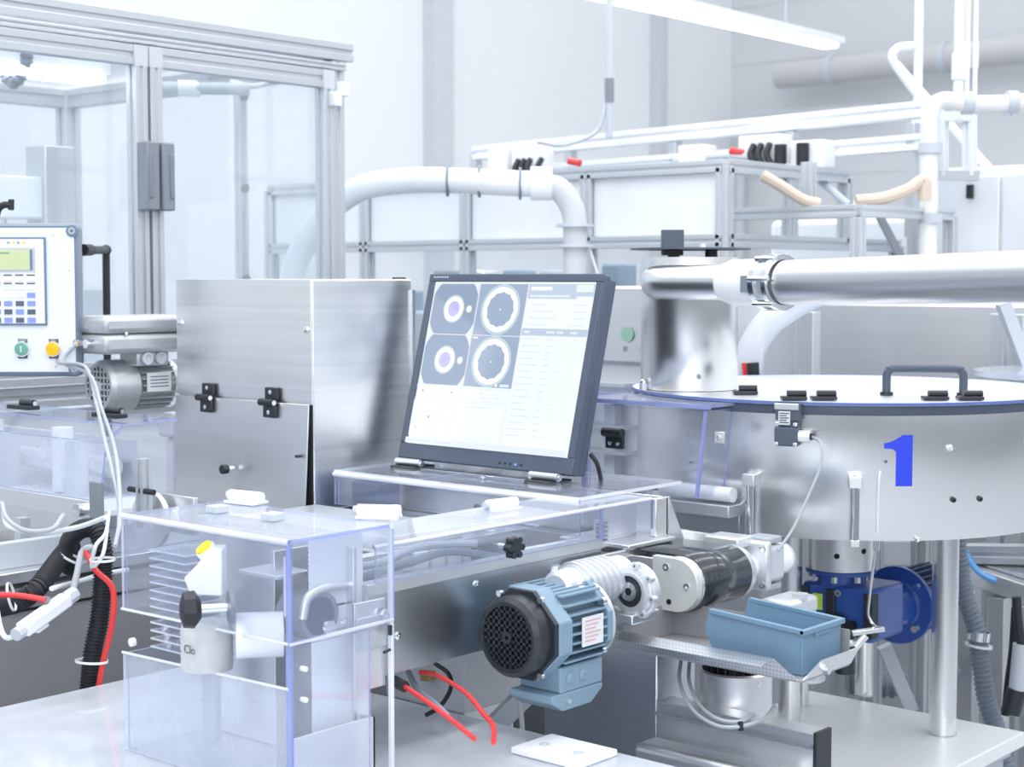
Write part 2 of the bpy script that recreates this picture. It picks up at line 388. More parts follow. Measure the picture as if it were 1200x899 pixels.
# ------------------------------------------------------------------ control panel on a swing arm
cp_ = thing('control_panel', 'white operator panel with green display, keypad and two round buttons at left edge', 'control panel', (1.744, 2.872, 1.252))
PR = V((math.sin(math.radians(41)), -math.cos(math.radians(41)), 0)); PN = V((-math.cos(math.radians(41)), -math.sin(math.radians(41)), 0))
O = V((1.851, 2.749, 1.407)); O.z = 1.407
def P(px, py, n=0):  # panel coordinates in millimetres from the right edge centre
    return O+PR*px/1000+Z_*py/1000+PN*n/1000
def pbox(x0, y0, x1, y1, n0, n1, nm, m, par=cp_, bev=0, **k):
    c = P((x0+x1)/2, (y0+y1)/2, (n0+n1)/2)
    return build(G().ob(c, PR, (abs(x1-x0)/1000, abs(n1-n0)/1000, abs(y1-y0)/1000)), nm, m, par, bev, **k)
pbox(-420, -153, 0, 153, -32, 0, 'housing', greyp, bev=.012)
pbox(-415, -148, -5, 148, 0, 3, 'front_frame', plateb, bev=.003)
pbox(-395, -143, -9, 143, 3, 6, 'face_plate', whitep, bev=.001)
for y in (-137, 137):
    build(G().cyl(P(-12, y, 3), P(-12, y, 8), .012, n=20), 'corner_boss', plateb, cp_)
    build(G().ring(P(-12, y, 8), PN, .003, .007, .002, 20), 'corner_screw', polished, cp_)
screws(cp_, [P(-20, 60, 6), P(-20, -95, 6), P(-50, 130, 6), P(-50, -132, 6)], PN, .0025)
kp = pbox(-360, -50, -64, 125, 6, 10, 'keypad_frame', plateb, bev=.001)
pbox(-356, -46, -68, 121, 10, 11, 'keypad_membrane', whitepl, kp)
pbox(-210, 56, -85, 104, 11, 12, 'display_surround', lgrey, kp)
pbox(-206, 60, -95, 100, 12, 13, 'display_glass', lcd, kp)
pbox(-95, 60, -90, 100, 12, 13.2, 'display_border', plateb, kp)
for i, (x, w) in enumerate(((-160, 50), (-180, 26), (-200, 14))):
    pbox(x-w/2, 92-i*11, x+w/2, 95-i*11, 13, 13.3, 'display_text', green, kp)
cols = (-163, -141, -117, -93)
for r in range(6):
    for c, x in enumerate(cols[::-1] + (-187,) if False else (-93, -117, -141, -163, -186)):
        y = 44-r*16.5; x = {0: -94, 1: -117, 2: -140, 3: -163, 4: -186}[c]
        km = whitepl
        if r >= 3: km = keyblue if (r+c) % 2 else keydark
        if r == 2 and c == 0: km = keyblue
        if r < 2: pbox(x-8, y+4.5, x+8, y+7, 11, 12.4, 'key_title', inkd, kp)
        pbox(x-8, y-6, x+8, y+4, 11, 12.2, 'key', km, kp)
for i in range(4): pbox(-140+i*10, 112, -135+i*10, 116, 11, 11.8, 'status_mark', (keyblue, yellow, keyblue, yellow)[i], kp)
for nm, x, m_, s_, lab in (('start_button', -115, green, 'START', 'round green start button with white bar'), ('reset_button', -53, orange, 'FAULT\nRESET', 'round orange lit reset button')):
    b = pbox(x-9, -116, x+9+1, -77, 6, 7.5, nm, inkd, label=lab)
    c = P(x, -97, 7)
    build(G().ring(c, PN, .012, .0155, .006, 28), 'collar', label if False else polished, b)
    build(G().lathe(c, PN, [(.0135, 0), (.0135, .008), (.012, .010), (0, .011)], 28), 'push_cap', m_, b)
    if nm[0] == 's': pbox(x-1, -103, x+1, -91, 17.6, 18.4, 'bar_symbol', inkw, b)
    text(s_, 'button_title', .0062 if nm[0] == 's' else .0045, P(x, -80.5 if nm[0] == 's' else -79.5, 7.6), PR, Z_, inkw, b)
d = thing('swing_arm', 'black tubular swing arm holding the white operator panel', 'bracket', (1.911, 2.755, 1.375))
j0, j1, j2 = V((1.896, 2.803, 1.508)), V((2.133, 3.064, 1.514)), V((2.131, 3.066, 1.355))
build(G().cyl(j0, j1, .009), 'horizontal_tube', dark, d); build(G().cyl(j1+Z_*.008, V((j2.x, j2.y, .9)), .0085), 'vertical_tube', dark, d)
build(G().cyl(j0, j0+(j1-j0)*.3, .012), 'clamp', rubber, d); build(G().sph(j1, .012), 'elbow', rubber, d)
build(G().cyl((j2.x, j2.y, .0), (j2.x, j2.y, .95), .03), 'floor_post', greyp, d)
d = thing('hose_fitting', 'small black elbow fitting above the operator panel', 'fitting', (1.775, 2.912, 1.561))
build(G().tube([(1.769, 2.919, 1.561), (1.773, 2.914, 1.588), (1.781, 2.905, 1.598), (1.792, 2.893, 1.597)], .007), 'elbow', rubber, d)
build(G().cyl((1.79, 2.894, 1.588), (1.791, 2.894, 1.609), .006), 'nipple', rubber, d)

# ------------------------------------------------------------------ background machine frames
fx = 3.93
d = thing('cabinet_frame', 'long aluminium profile frame with white panels standing behind the monitor', 'machine frame', (fx, 3.3, 0))
ys = [2.60, 3.10, 3.61, 4.09, 4.6]
for y in ys: build(G().profile((fx, y, 0), (fx, y, 1.775), .04), 'post', alu, d, .001)
for z in (1.775, 1.56, 1.1, .3): build(G().profile((fx, 2.60, z), (fx, 4.6, z), .04, .036), 'beam', alu, d, .001)
for y0, y1 in zip(ys, ys[1:]):
    build(G().box(fx, y0+.02, 1.58, fx+.008, y1-.02, 1.755), 'panel', whitep, d)
    build(G().box(fx+.01, y0+.02, 1.12, fx+.016, y1-.02, 1.54), 'glass_pane', pane_m, d)
    build(G().box(fx, y0+.02, .32, fx+.008, y1-.02, 1.08), 'panel', machine, d)
for z, t in ((1.775, .7), (1.56, 1.05)):
    build(G().profile((fx, 2.60, z), (fx+t, 2.60, z), .04), 'beam', alu, d, .001)
build(G().profile((fx+1.05, 2.60, 0), (fx+1.05, 2.60, 1.56), .04), 'post', alu, d, .001)
build(G().profile((fx+.7, 2.60, 1.56), (fx+.7, 2.60, 1.775), .04), 'post', alu, d, .001)
build(G().profile((fx+.35, 2.60, 1.56), (fx+.35, 2.60, 1.775), .03), 'post', alu, d, .001)
d = thing('support_frame', 'low aluminium shelf frame with slanted dark strut right of the white panels', 'machine frame', (4.654, 2.572, 1.688))
q0, q1, q2 = V((4.127, 2.721, 1.643)), V((4.12, 2.272, 1.65)), V((4.573, 2.208, 1.627)); q1.z = q0.z; q2.z = q0.z
build(G().profile(q0, q1, .035), 'beam', alu, d, .001); build(G().profile(q1, q2, .035), 'beam', alu, d, .001)
build(G().profile(q2, V((q2.x, q2.y, .0)), .035), 'post', alu, d, .001)
build(G().profile(q1-Z_*.02, V((q1.x, q1.y, 0)), .035), 'post', alu, d, .001)
build(G().bar((4.385, 2.349, 1.641), (4.43, 2.297, 1.513), .03, .02), 'strut', greyp, d)
build(G().profile((4.184, 2.473, 1.794), (4.185, 2.471, 1.653), .035), 'post', alu, d, .001)
build(G().profile((4.501, 2.291, 1.648), (4.504, 2.288, 1.441), .035), 'post', alu, d, .001)
# back machines
d = thing('white_machine', 'large white machine housing behind the steel pipe and bowl', 'machine', (5.4, 2.8, 0))
p0, p1 = (4.962, 3.133, 1.648), (5.219, 2.532, 1.641)
build(G().box(5.04, 2.48, 0, 5.8, 3.14, 1.66), 'housing', whitep, d, .02)
build(G().box(5.025, 2.52, .5, 5.04, 3.08, 1.30), 'access_panel', satin, d, .004)
for y in (2.6, 3.0): build(G().cyl((5.02, y, 1.32), (5.02, y, 1.38), .012), 'hinge', greyp, d)
for k in range(2): build(G().cyl((5.3, 2.6+k*.35, 1.66), (5.3, 2.6+k*.35, 1.74), .05), 'port', whitepl, d)
d = thing('white_switch_cabinet', 'white cabinet with two black hinges at the right edge behind the pipe', 'cabinet', (5.3, 1.2, 0))
c0 = V((4.915, 2.424, 1.804)); c1 = V((5.038, 2.283, 1.804))
build(G().box(c0.x, .35, 0, c0.x+.7, c0.y, 1.81), 'housing', whitep, d, .008)
build(G().box(c0.x-.012, c1.y-.08, .4, c0.x, c0.y-.02, 1.78), 'door', whitep, d, .004)
build(G().box(c0.x-.012, .38, .4, c0.x, c1.y-.09, 1.78), 'door', machine, d, .004)
for z in (1.73, 1.51): build(G().box(c0.x-.026, c0.y-.135, z-.022, c0.x-.012, c0.y-.115, z+.022), 'hinge', rubber, d)
d = thing('grey_process_unit', 'pale grey steel unit with uprights behind the round bowl', 'machine', (3.9, 1.6, 0))
w0, w1 = V((3.876, 2.4, 1.154)), V((3.94, 1.717, 1.181))
build(G().box(w0.x+.12, w1.y-.5, 0, w0.x+.5, w0.y, 1.38), 'rear_housing', satin, d, .005)
for u in ((3.807, 2.251, 1.28), (3.907, 1.755, 1.29), (3.891, 1.697, 1.292)): build(G().box(u[0], u[1]-.02, .0, u[0]+.04, u[1]+.02, 1.36), 'upright', alu, d, .002)
build(G().bar((3.821, 1.702, 1.39), (3.879, 1.634, 1.166), .04, .03), 'strut', lgrey, d)
d = thing('second_bowl', 'edge of a second round clear lid behind the bowl at the right edge', 'bowl', (3.782, 1.594, 1.215))
c = V((3.715, 1.442, 1.232)); 
build(G().lathe((c.x, c.y, c.z-.01), Z_, [(.26, 0), (.26, .012)], 40, 0), 'lid', [polyb], d); build(G().lathe((c.x, c.y, c.z-.2), Z_, [(.24, 0), (.25, .19)], 40), 'drum', satin, d)
build(G().cyl((c.x, c.y, 0), (c.x, c.y, c.z-.2), .05), 'stand', steelv, d)
# panel with green sticker, left of hopper
d = thing('grey_guard_cabinet', 'light grey cabinet with round green sticker between monitor and steel hopper', 'cabinet', (2.88, 2.174, 1.309))
a, b = V((3.05, 2.406, 1.433)), V((3.05, 2.203, 1.433))
build(G().box(3.05, b.y, .0, 3.5, a.y+.5, 1.43), 'housing', satin, d, .004)
build(G().box(3.035, b.y, 1.245, 3.05, a.y+.5, 1.255), 'seam_strip', greyp, d)
build(G().box(3.03, b.y, 1.16, 3.05, a.y+.5, 1.165), 'guide_rail', keyblue, d)
build(G().lathe((3.047, 2.287, 1.318), (-1, 0, 0), [(.018, 0), (.018, .002)], 32), 'sticker', palegreen, d)
build(G().cyl((3.02, 2.272, 1.279), (3.02, 2.272, 1.291), .005), 'stud', greyp, d)
for z in (1.2, 1.1, 1.04, .98): build(G().box(2.99, b.y+.05, z-.004, 3.05, a.y+.5, z+.004), 'rail', alu, d)
for k in range(5): build(G().box(3.02, b.y+.1+k*.13, .95, 3.05, b.y+.13+k*.13, 1.15), 'bracket', lgrey, d)
build(G().box(2.96, b.y+.0, 1.178, 3.0, a.y+.5, 1.184), 'clear_shelf', edge, d)

# overhead conveyor and pipes
oy = V((4.61, 4.182, 1.937)).y; oy1 = V((4.61, 2.314, 1.967)).y; zA = 1.93; zB = 1.97
d = thing('overhead_beam', 'long white overhead conveyor beam rising above the machine frames', 'conveyor', (4.6, 3.2, 1.9))
build(G().profile((4.6, oy, zA), (4.6, oy1, zB), .05), 'beam', whitep, d, .002)
build(G().profile((4.6, oy, zA-.09), (4.6, oy1, zB-.10), .05), 'beam', whitep, d, .002)
for t in (0, .25, .5, .75, .98):
    y = oy+(oy1-oy)*t; build(G().box(4.58, y-.015, zA-.35 if t else 1.8, 4.62, y+.015, zA), 'upright', alu, d, .002)
for u, w, h in ((615, 26, 30), (655, 40, 34), (860, 30, 22), (935, 44, 26), (985, 34, 20)):
    y = 4.61*(math.cos(math.radians(41))*1-.0)*0 + oy+(oy1-oy)*(u-560)/525
    build(G().box(4.5, y-w*.0018, 1.80, 4.58, y+w*.0018, 1.80+h*.0045), 'junction_box', whitepl, d, .006)
for k, u in enumerate((645, 653, 661, 676, 930, 938, 947)):
    y = oy+(oy1-oy)*(u-560)/525
    build(G().tube([(4.50, y, 1.885), (4.48, y, 1.85), (4.48, y-.03, 1.81), (4.48, y-.09, 1.79)], .011), 'cable_tail', rubber, d)
for u in (960, 983):
    y = oy+(oy1-oy)*(u-560)/525; build(G().cyl((4.49, y, 1.88), (4.49, y, 1.81), .020), 'plug', rubber, d)
for u in (712, 905):
    y = oy+(oy1-oy)*(u-560)/525; build(G().cyl((4.5, y, 1.87), (4.5, y-.05, 1.86), .012), 'red_valve', red, d, label='small red valve')
build(G().tube([(4.55, oy1+.9, 1.85), (4.5, oy1+.6, 1.85), (4.5, oy1+.35, 1.78), (4.5, oy1+.2, 1.68)], .012), 'air_line', lgrey, d)
d = thing('white_riser_pipe', 'thick pale riser pipe with elbow turning right along the top of the frames', 'pipe', (4.445, 2.203, 1.109))
p = V((4.436, 2.213, 1.959))
build(G().tube([(p.x, p.y, 0), (p.x, p.y, 1.0), (p.x, p.y, 1.8), V((4.438, 2.211, 1.934)), V((4.461, 2.185, 1.976)), V((4.519, 2.118, 1.966)), V((4.618, 2.004, 1.971)), V((4.784, 1.813, 1.996))], .026, 20), 'pipe_run', pipew, d)
for q, ax in (((4.437, 2.212, 1.821), Z_), ((4.44, 2.209, 1.614), Z_), ((4.499, 2.141, 1.969), PR), ((4.585, 2.042, 1.971), PR)):
    build(G().ring(q, ax, .025, .034, .03), 'clamp', lgrey, d)
build(G().bar((4.585, 2.042, 1.971), (4.587, 2.039, 1.931), .02, .02), 'bolt', lgrey, d)
d = thing('portal_posts', 'pair of short white posts with diagonal brace beside the riser pipe', 'machine frame', (4.769, 2.288, 1.777))
build(G().profile((4.736, 2.325, 1.964), (4.739, 2.323, 1.774), .035), 'post', whitep, d); build(G().profile((4.795, 2.258, 1.964), (4.797, 2.255, 1.774), .035), 'post', whitep, d)
build(G().bar((4.731, 2.331, 1.959), (4.802, 2.25, 1.959), .04, .03), 'cap_plate', whitep, d); build(G().bar((4.73, 2.333, 1.774), (4.815, 2.235, 1.774), .04, .03), 'base_plate', alu, d)
build(G().cyl((5.005, 2.625, 2.176), (5.242, 2.353, 1.782), .014), 'brace', whitepl, d)
for i, (u, r, lab) in enumerate(((1118, .015, 'thickest white vertical conduit hanging from the ceiling above the riser pipe'), (1128, .007, 'thin white conduit just right of the thickest vertical one'), (1137, .007, 'rightmost thin white vertical conduit above the riser pipe'), (1071, .014, 'white vertical service pipe with bent side hose, left of the riser pipe'), (713, .012, 'single grey vertical conduit dropping to the beam above the monitor'))):
    dd = {0: 4.9, 1: 4.95, 2: 4.95, 3: 5.3, 4: 5.6}[i]
    a = V(((math.cos(math.radians(41))*dd+(u-600)/1880*dd*math.sin(math.radians(41))), (math.sin(math.radians(41))*dd-(u-600)/1880*dd*math.cos(math.radians(41))), 0))
    bot = {0: 1.93, 1: 1.97, 2: 1.97, 3: 1.78, 4: 1.94}[i]
    o = thing('vertical_conduit', lab, 'pipe', (a.x, a.y, bot))
    build(G().cyl((a.x, a.y, bot), (a.x, a.y, 3.6), r, n=14), 'conduit_tube', lgrey if i == 4 else whitep, o)
    build(G().cyl((a.x, a.y, bot+.12), (a.x, a.y, bot+.2), r*1.4, n=14), 'coupling', greyp if i == 4 else whitep, o)
    if i == 3: build(G().tube([(4.861, 2.486, 2.208), (4.826, 2.526, 2.202), (4.816, 2.539, 2.169), (4.838, 2.513, 2.114), (4.879, 2.465, 2.031)], .014), 'bent_hose', whitep, o)
    if i == 4: build(G().tube([(4.443, 3.425, 2.102), (4.432, 3.438, 2.0), (4.409, 3.464, 1.947), (4.343, 3.54, 1.912), (4.285, 3.607, 1.923)], .007), 'cable', lgrey, o)
build(G().tube([(4.025, 2.534, 1.751), (4.061, 2.493, 1.719), (4.102, 2.445, 1.68), (4.135, 2.408, 1.667)], .017), 'beige_hose', brown, label='left beige hose slanting down behind the profile shelf', cat='hose')
build(G().tube([(4.205, 2.327, 1.675), (4.257, 2.267, 1.684), (4.305, 2.211, 1.709), (4.333, 2.18, 1.734), (4.337, 2.175, 1.677)], .019), 'beige_hose', brown, label='right beige hose rising to the thick riser pipe', cat='hose')
d = thing('milky_hose', 'wide milky suction hose arching behind the white panels to a grey elbow', 'hose', (3.288, 3.763, 1.467))
build(G().tube([(3.284, 3.767, 1.401), (3.299, 3.735, 1.519), (3.32, 3.649, 1.635), (3.357, 3.53, 1.717), (3.399, 3.391, 1.739), (3.439, 3.254, 1.738)], .038, 20), 'hose_wall', hosew, d)
build(G().cyl((3.439, 3.254, 1.738), (3.523, 2.959, 1.718), .037, n=24), 'straight_tube', hosew, d)
build(G().tube([(3.523, 2.959, 1.718), (3.559, 2.917, 1.704), (3.583, 2.889, 1.653), (3.59, 2.882, 1.592), (3.59, 2.881, 1.441), (3.591, 2.881, 1.221), (3.596, 2.875, 0.075)], .034, 24), 'grey_elbow', colm, d, label='grey plastic elbow')
for q in ((3.443, 3.248, 1.736), (3.475, 3.152, 1.731), (3.507, 3.023, 1.722)): build(G().ring(q, PR, .038, .046, .008), 'band', hoseg, d)
build(G().ring((3.514, 2.984, 1.721), PR, .036, .048, .06), 'sleeve', whitep, d)
for v_ in ((3.59, 2.882, 1.597), (3.59, 2.882, 1.539)): build(G().ring(v_, Z_, .034, .054, .008), 'flange', lgrey, d)
build(G().cyl((3.616, 2.852, 1.539), (3.637, 2.828, 1.441), .004), 'cable', whiteh, d)
d = thing('clear_bent_hose', 'clear curved hose descending behind the steel hopper', 'hose', (3.069, 1.956, 1.233))
build(G().tube([(3.259, 1.891, 1.424), (3.212, 1.945, 1.384), (3.173, 1.989, 1.335), (3.152, 2.014, 1.266), (3.145, 2.022, 1.167)], .034, 20), 'hose_wall', clear('hose_film', (.9, .93, .97), .45), d)
build(G().cyl((3.132, 2.006, 1.257), (3.132, 2.006, 1.218), .016), 'red_plug', red, d); build(G().cyl((3.123, 1.986, 1.258), (3.126, 1.983, 1.19), .014), 'dark_fitting', rubber, d)
d = thing('slim_profile', 'slim control unit with dials standing behind the box and monitor', 'machine', (2.81, 2.865, 1.443))
build(G().box(4.3, 2.7, 0, 4.75, 3.4, 1.38), 'housing', satin, d, .01)
build(G().box(4.2, 3.45, 0, 4.7, 4.2, 1.33), 'housing', lgrey, d, .01)
for k in range(4): build(G().box(4.26, 2.75+k*.16, 1.38, 4.36, 2.83+k*.16, 1.5), 'module', (satin, greyp, lgrey, bluep)[k], d, .01)
for k in range(4): build(G().box(4.26, 3.5+k*.17, 1.33, 4.36, 3.58+k*.17, 1.48), 'module', (lgrey, bluep, satin, greyp)[k], d, .01)

# ------------------------------------------------------------------ stainless box
bx, by0, by1, bx1, bz0, bz1 = 1.997, 2.2288, 2.632, 2.2624, 1.002, 1.4489
d = thing('stainless_box', 'brushed stainless steel box with hinged front flap left of the monitor', 'housing', (2.128, 2.4304, 1.002))
g = G().box(bx+.004, by0, bz0+.0, bx1, by1, bz1); build(g, 'body', steel, d, .003)
build(G().box(bx, by0, 1.2187, bx+.004, by1, bz1), 'upper_front', sheet if False else steel, d, .001)
fl = build(G().prism([(bx-.004, by0+.004, 1.2159), (bx-.004, by1, 1.2159), (bx-.014, by1+.004, 1.0042), (bx-.014, by0+.007, 1.0042)], (.0035, 0, 0)), 'flap', satin, d, .001)
build(G().box(bx+.0, by0+.001, 1.002, bx+.0042, by0+.02, 1.2148), 'gap_shade', hole, d)  # black strip painted in for the shade behind the flap edge
for y in (2.5256, 2.3352):
    h = build(G().box(bx-.009, y-.017, 1.2215, bx-.0005, y+.017, 1.2439), 'hinge', dark, d, .002)
    build(G().box(bx-.014, y-.017, 1.1868, bx-.006, y+.017, 1.2103), 'lower_leaf', dark, h, .002)
    build(G().cyl((bx-.014, y-.015, 1.2159), (bx-.014, y+.024, 1.2159), .007), 'knuckle', dark, h)
    build(G().cyl((bx-.014, y-.0155, 1.2159), (bx-.014, y-.0165, 1.2159), .005), 'pin', polished, h)
    screws(h, [(bx-.009, y, 1.235), (bx-.014, y, 1.1969)], (-1, 0, 0), .0045)
build(G().lathe((bx, by0+.014, 1.3548), (-1, 0, 0), [(.0065, 0), (.0065, .003), (.003, .004)], 14), 'screw', polished, d)
build(G().lathe((bx, by1-.014, 1.3604), (-1, 0, 0), [(.0065, 0), (.0065, .003), (.003, .004)], 14), 'screw', polished, d)
k = build(G().cyl((bx-.016, 2.4394, 1.0826), (bx-.036, 2.4394, 1.0826), .005), 'knob', polished, d)
build(G().cyl((bx-.030, 2.4394, 1.0826), (bx-.044, 2.4394, 1.0826), .010, n=7), 'knob_cap', dark, k, .002)
build(G().cyl((bx-.010, 2.2512, 1.1196), (bx-.020, 2.2512, 1.1196), .003), 'stud', dark, d)
build(G().cyl((bx-.019, 2.4394, 1.0412), (bx-.023, 2.4394, 1.0412), .002), 'stud', dark, d)
build(G().box(bx1-.004, by0-.006, 1.0916, bx1+.004, by0+.0, 1.4276), 'rear_edge_strip', sheet, d)
build(G().cyl((bx1-.03, by0+.02, bz1), (bx1-.0, by0+.02, bz1), .004), 'edge_clip', rubber, d)
d = thing('white_side_unit', 'white plastic unit with rounded edges between grey motor and steel box', 'housing', (1.9264, 2.688, .95))
build(G().box(2.0496, 2.6488, .9348, 2.2176, 2.7496, 1.1196), 'housing', whitepl, d, .012); build(G().box(2.0384, 2.6488, 1.1196, 2.2176, 2.7574, 1.17), 'top_cover', whitepl, d, .008)
screws(d, [(2.0272, 2.7104, 1.1588), (2.0272, 2.6656, 1.1364)], (-1, 0, 0), .003, m=dark)

# ------------------------------------------------------------------ fan grille and finned motors
def grille(par, c, ax, r, n, w, th, m, name='grille_bar'):
    a, s, t = basis(ax); c = V(c)
    for i in range(n):
        o = -r+(i+.5)*2*r/n+0; o = -r+i*2*r/(n-1) if n > 1 else 0
        L = math.sqrt(max(0, r*r-o*o))
        if L < r*.2: continue
        build(G().ob(c+s*o, t, (2*L, w, th) if False else (2*L, w, th), 0, a), name, m, par)
        build(G().ob(c+t*o, s, (2*L, w, th), 0, a), name, m, par)
d = thing('grey_motor', 'grey cast electric motor with terminal box on top, left of the steel box', 'motor', (1.96, 2.744, 1.2372))
c = V((1.8861, 2.744, 1.2327)); R = .0532
m1 = build(G().lathe(c+X_*.0, X_, [(R-.0134, .0045), (R-.0134, 0), (R-.0067, 0), (R, .009), (R, .0672), (R-.0045, .0717), (0, .0717)], 40, cap=False), 'fan_cowl', castg, d)
build(G().lathe(c+X_*.0067, X_, [(R-.009, 0), (0, .0011)], 32, cap=False), 'cowl_recess', hole, m1)
grille(m1, c+X_*.0022, X_, R-.0112, 8, .0031, .0034, cast)
build(G().lathe(c-X_*.0011, X_, [(.0112, 0), (.0112, .0045)], 20), 'grille_hub', cast, m1)
b = build(G().cyl(c+X_*.0717, c+X_*.1624, R*.80, n=32), 'stator', castg, d)
for i in range(24):
    w = 2*pi*i/24
    if .1568 < (w/(2*pi)) < .2464: continue
    dirv = Y_*math.cos(w)+Z_*math.sin(w)
    build(G().ob(c+X_*.1165+dirv*R*.86, X_, (.0874, .0022, R*.2464), 0, dirv), 'fin', castg, b)
build(G().cyl(c+X_*.1546, c+X_*.168, R*.9684), 'end_shield', cast, d)
build(G().ob(c+X_*.1098+V((0, -.0532, .0067)), X_, (.0582, .0034, .0381)), 'nameplate', label, d)
for k in range(4): build(G().ob(c+X_*.1098+V((0, -.0552, .0179-k*.0067)), X_, (.0448, .0007, .0018)), 'plate_text', inkd, d)
tb = build(G().box(1.8536, 2.6712, 1.2999, 2.0664, 2.7888, 1.3397), 'terminal_box', castg, d, .0112)
build(G().box(1.8536, 2.6712, 1.3402, 2.0664, 2.7888, 1.3761), 'box_lid', castg, tb, .0112)
build(G().box(1.9376, 2.6824, 1.273, 2.016, 2.744, 1.3022), 'neck', castg, tb, .0045)
for x in (1.9578, 1.9914):
    build(G().ring((x, 2.6802, 1.2887), (0, -1, 0), .009, .0123, .0067, 18), 'gland_port', cast, tb); build(G().cyl((x, 2.6802, 1.2887), (x, 2.6768, 1.2887), .009), 'port_plug', lgrey, tb)
for x in (1.876, 1.9488):
    pass
for y in (2.772, 2.744, 2.7104): build(G().cyl((1.8536, y, 1.3212), (1.8346, y, 1.3212), .009, n=12), 'cable_gland', polished, tb)
screws(tb, [(1.904, 2.6712, 1.3402), (2.0608, 2.6712, 1.3402)], (0, -1, 0), .0034)
for lab, pts in (('left of two grey cables hanging from the terminal box of the grey motor', [(1.837, 2.772, 1.321), (1.812, 2.772, 1.285), (1.74, 2.571, 1.285), (1.705, 2.489, 1.227), (1.528, 2.205, 1.182), (1.422, 2.023, 1.125), (1.375, 1.954, 1.086)]),
                 ('right of two grey cables hanging from the terminal box of the grey motor', [(1.837, 2.744, 1.321), (1.807, 2.744, 1.285), (1.734, 2.547, 1.27), (1.689, 2.447, 1.215), (1.509, 2.151, 1.173), (1.382, 1.961, 1.109), (1.33, 1.9, 1.072)])):
    build(G().tube(pts, .0033), 'motor_cable', greyh, label=lab, cat='cable')

# ------------------------------------------------------------------ left outfeed tunnel
d = thing('outfeed_conveyor', 'outfeed conveyor with clear tunnel cover and black hinges at left', 'conveyor', (1.7, 2.9, .95))
build(G().box(1.615, 2.36, 1.030, 1.625, 3.3, 1.062), 'side_rail', satin, d, .001)
build(G().box(1.625, 2.36, 1.035, 1.78, 3.3, 1.045), 'slide_bed', whitep, d)
build(G().box(1.78, 2.47, 1.030, 1.79, 3.3, 1.15), 'rear_rail', satin, d)
build(G().sheet([(1.62, 2.36, 1.063), (1.62, 3.3, 1.063), (1.635, 3.3, 1.165), (1.635, 2.36, 1.165)], .004, 0, 1), 'front_cover', [polyb, edge], d)
build(G().sheet([(1.635, 2.36, 1.165), (1.635, 3.3, 1.165), (1.67, 3.3, 1.195), (1.67, 2.36, 1.195)], .004), 'bend', [poly, edge], d)
build(G().sheet([(1.67, 2.36, 1.195), (1.67, 3.3, 1.195), (1.79, 3.3, 1.197), (1.79, 2.36, 1.197)], .004), 'top_cover', [poly, edge], d)
build(G().sheet([(1.624, 2.362, 1.066), (1.64, 2.362, 1.16), (1.675, 2.362, 1.19), (1.785, 2.362, 1.19), (1.785, 2.362, 1.066)], .004), 'end_cover', [poly, edge], d)
for y in (2.44, 2.72, 2.95, 3.12):
    h = build(G().ob((1.70, y, 1.204), Y_, (.075, .026, .008)), 'hinge', dark, d, .001)
    build(G().cyl((1.705, y-.030, 1.212), (1.705, y+.012, 1.212), .007), 'knuckle', dark, h); build(G().cyl((1.705, y-.031, 1.212), (1.705, y-.033, 1.212), .0045), 'pin', polished, h)
for y in (2.55, 2.78, 2.98, 3.15): build(G().box(1.70, y, 1.045, 1.73, y+.035, 1.15), 'guide_post', lgrey, d, .002)
for y in (2.62, 2.86): build(G().cyl((1.72, y, 1.05), (1.72, y, 1.17), .02), 'roller', whitepl, d)
build(G().cyl((1.75, 2.5, 1.10), (1.75, 3.28, 1.10), .020), 'roller', satin, d)
for x in (1.625,): build(G().cyl((1.60, 2.40, 1.045), (1.625, 2.40, 1.045), .012), 'axle_nut', polished, d)
build(G().box(1.60, 2.33, 1.00, 1.61, 2.36, 1.10), 'end_bracket', greyp, d, .001)
build(G().box(1.74, 2.53, .923, 1.78, 2.57, 1.03), 'support_post', alu, d)
d = thing('end_plate_assembly', 'steel end plate with upright profile and two round nuts beside the outfeed', 'bracket', (1.6, 2.3, .98))
build(G().cyl((1.68, 2.30, 1.03), (1.69, 2.30, 1.03), .05, n=32), 'disc', satin, d)
build(G().profile((1.66, 2.285, 1.02), (1.66, 2.285, 1.14), .02), 'upright', alu, d)
build(G().cyl((1.655, 2.32, 1.085), (1.655, 2.25, 1.085), .005), 'pin', rubber, d)
build(G().box(1.70, 2.20, 1.01, 1.71, 2.29, 1.075), 'plate', satin, d, .001)
for y in (2.26, 2.235): build(G().ring((1.70, y, 1.045), (-1, 0, 0), .004, .008, .006, 16), 'nut', polished, d)

# ------------------------------------------------------------------ cabinet under the outfeed, hoses
d = thing('steel_base_cabinet', 'grey steel base cabinet behind the hoses at lower left', 'cabinet', (1.6, 2.6, 0))
build(G().box(.9, 2.42, 0, 2.0, 3.0, .921), 'body', panelg, d, .002)
build(G().box(.9, 2.405, .932, 2.0, 2.52, .952), 'ledge', satin, d, .002)
build(G().box(.9, 2.44, .952, 2.0, 2.46, .998), 'upper_rail', lgrey, d, .002)
build(G().box(1.54, 2.48, .921, 1.56, 2.50, 1.03), 'post', alu, d)
build(G().box(.9, 2.416, .880, 2.0, 2.42, .884), 'seam', hole, d)
build(G().tube([(1.42, 2.354, 0.909), (1.428, 2.309, 0.923), (1.442, 2.274, 0.95), (1.542, 2.359, 0.977), (1.576, 2.379, 0.991)], .017, 14, ribs=.0055), 'corrugated_hose', rubber, label='black corrugated hose rising from the left edge to the loop', cat='hose')
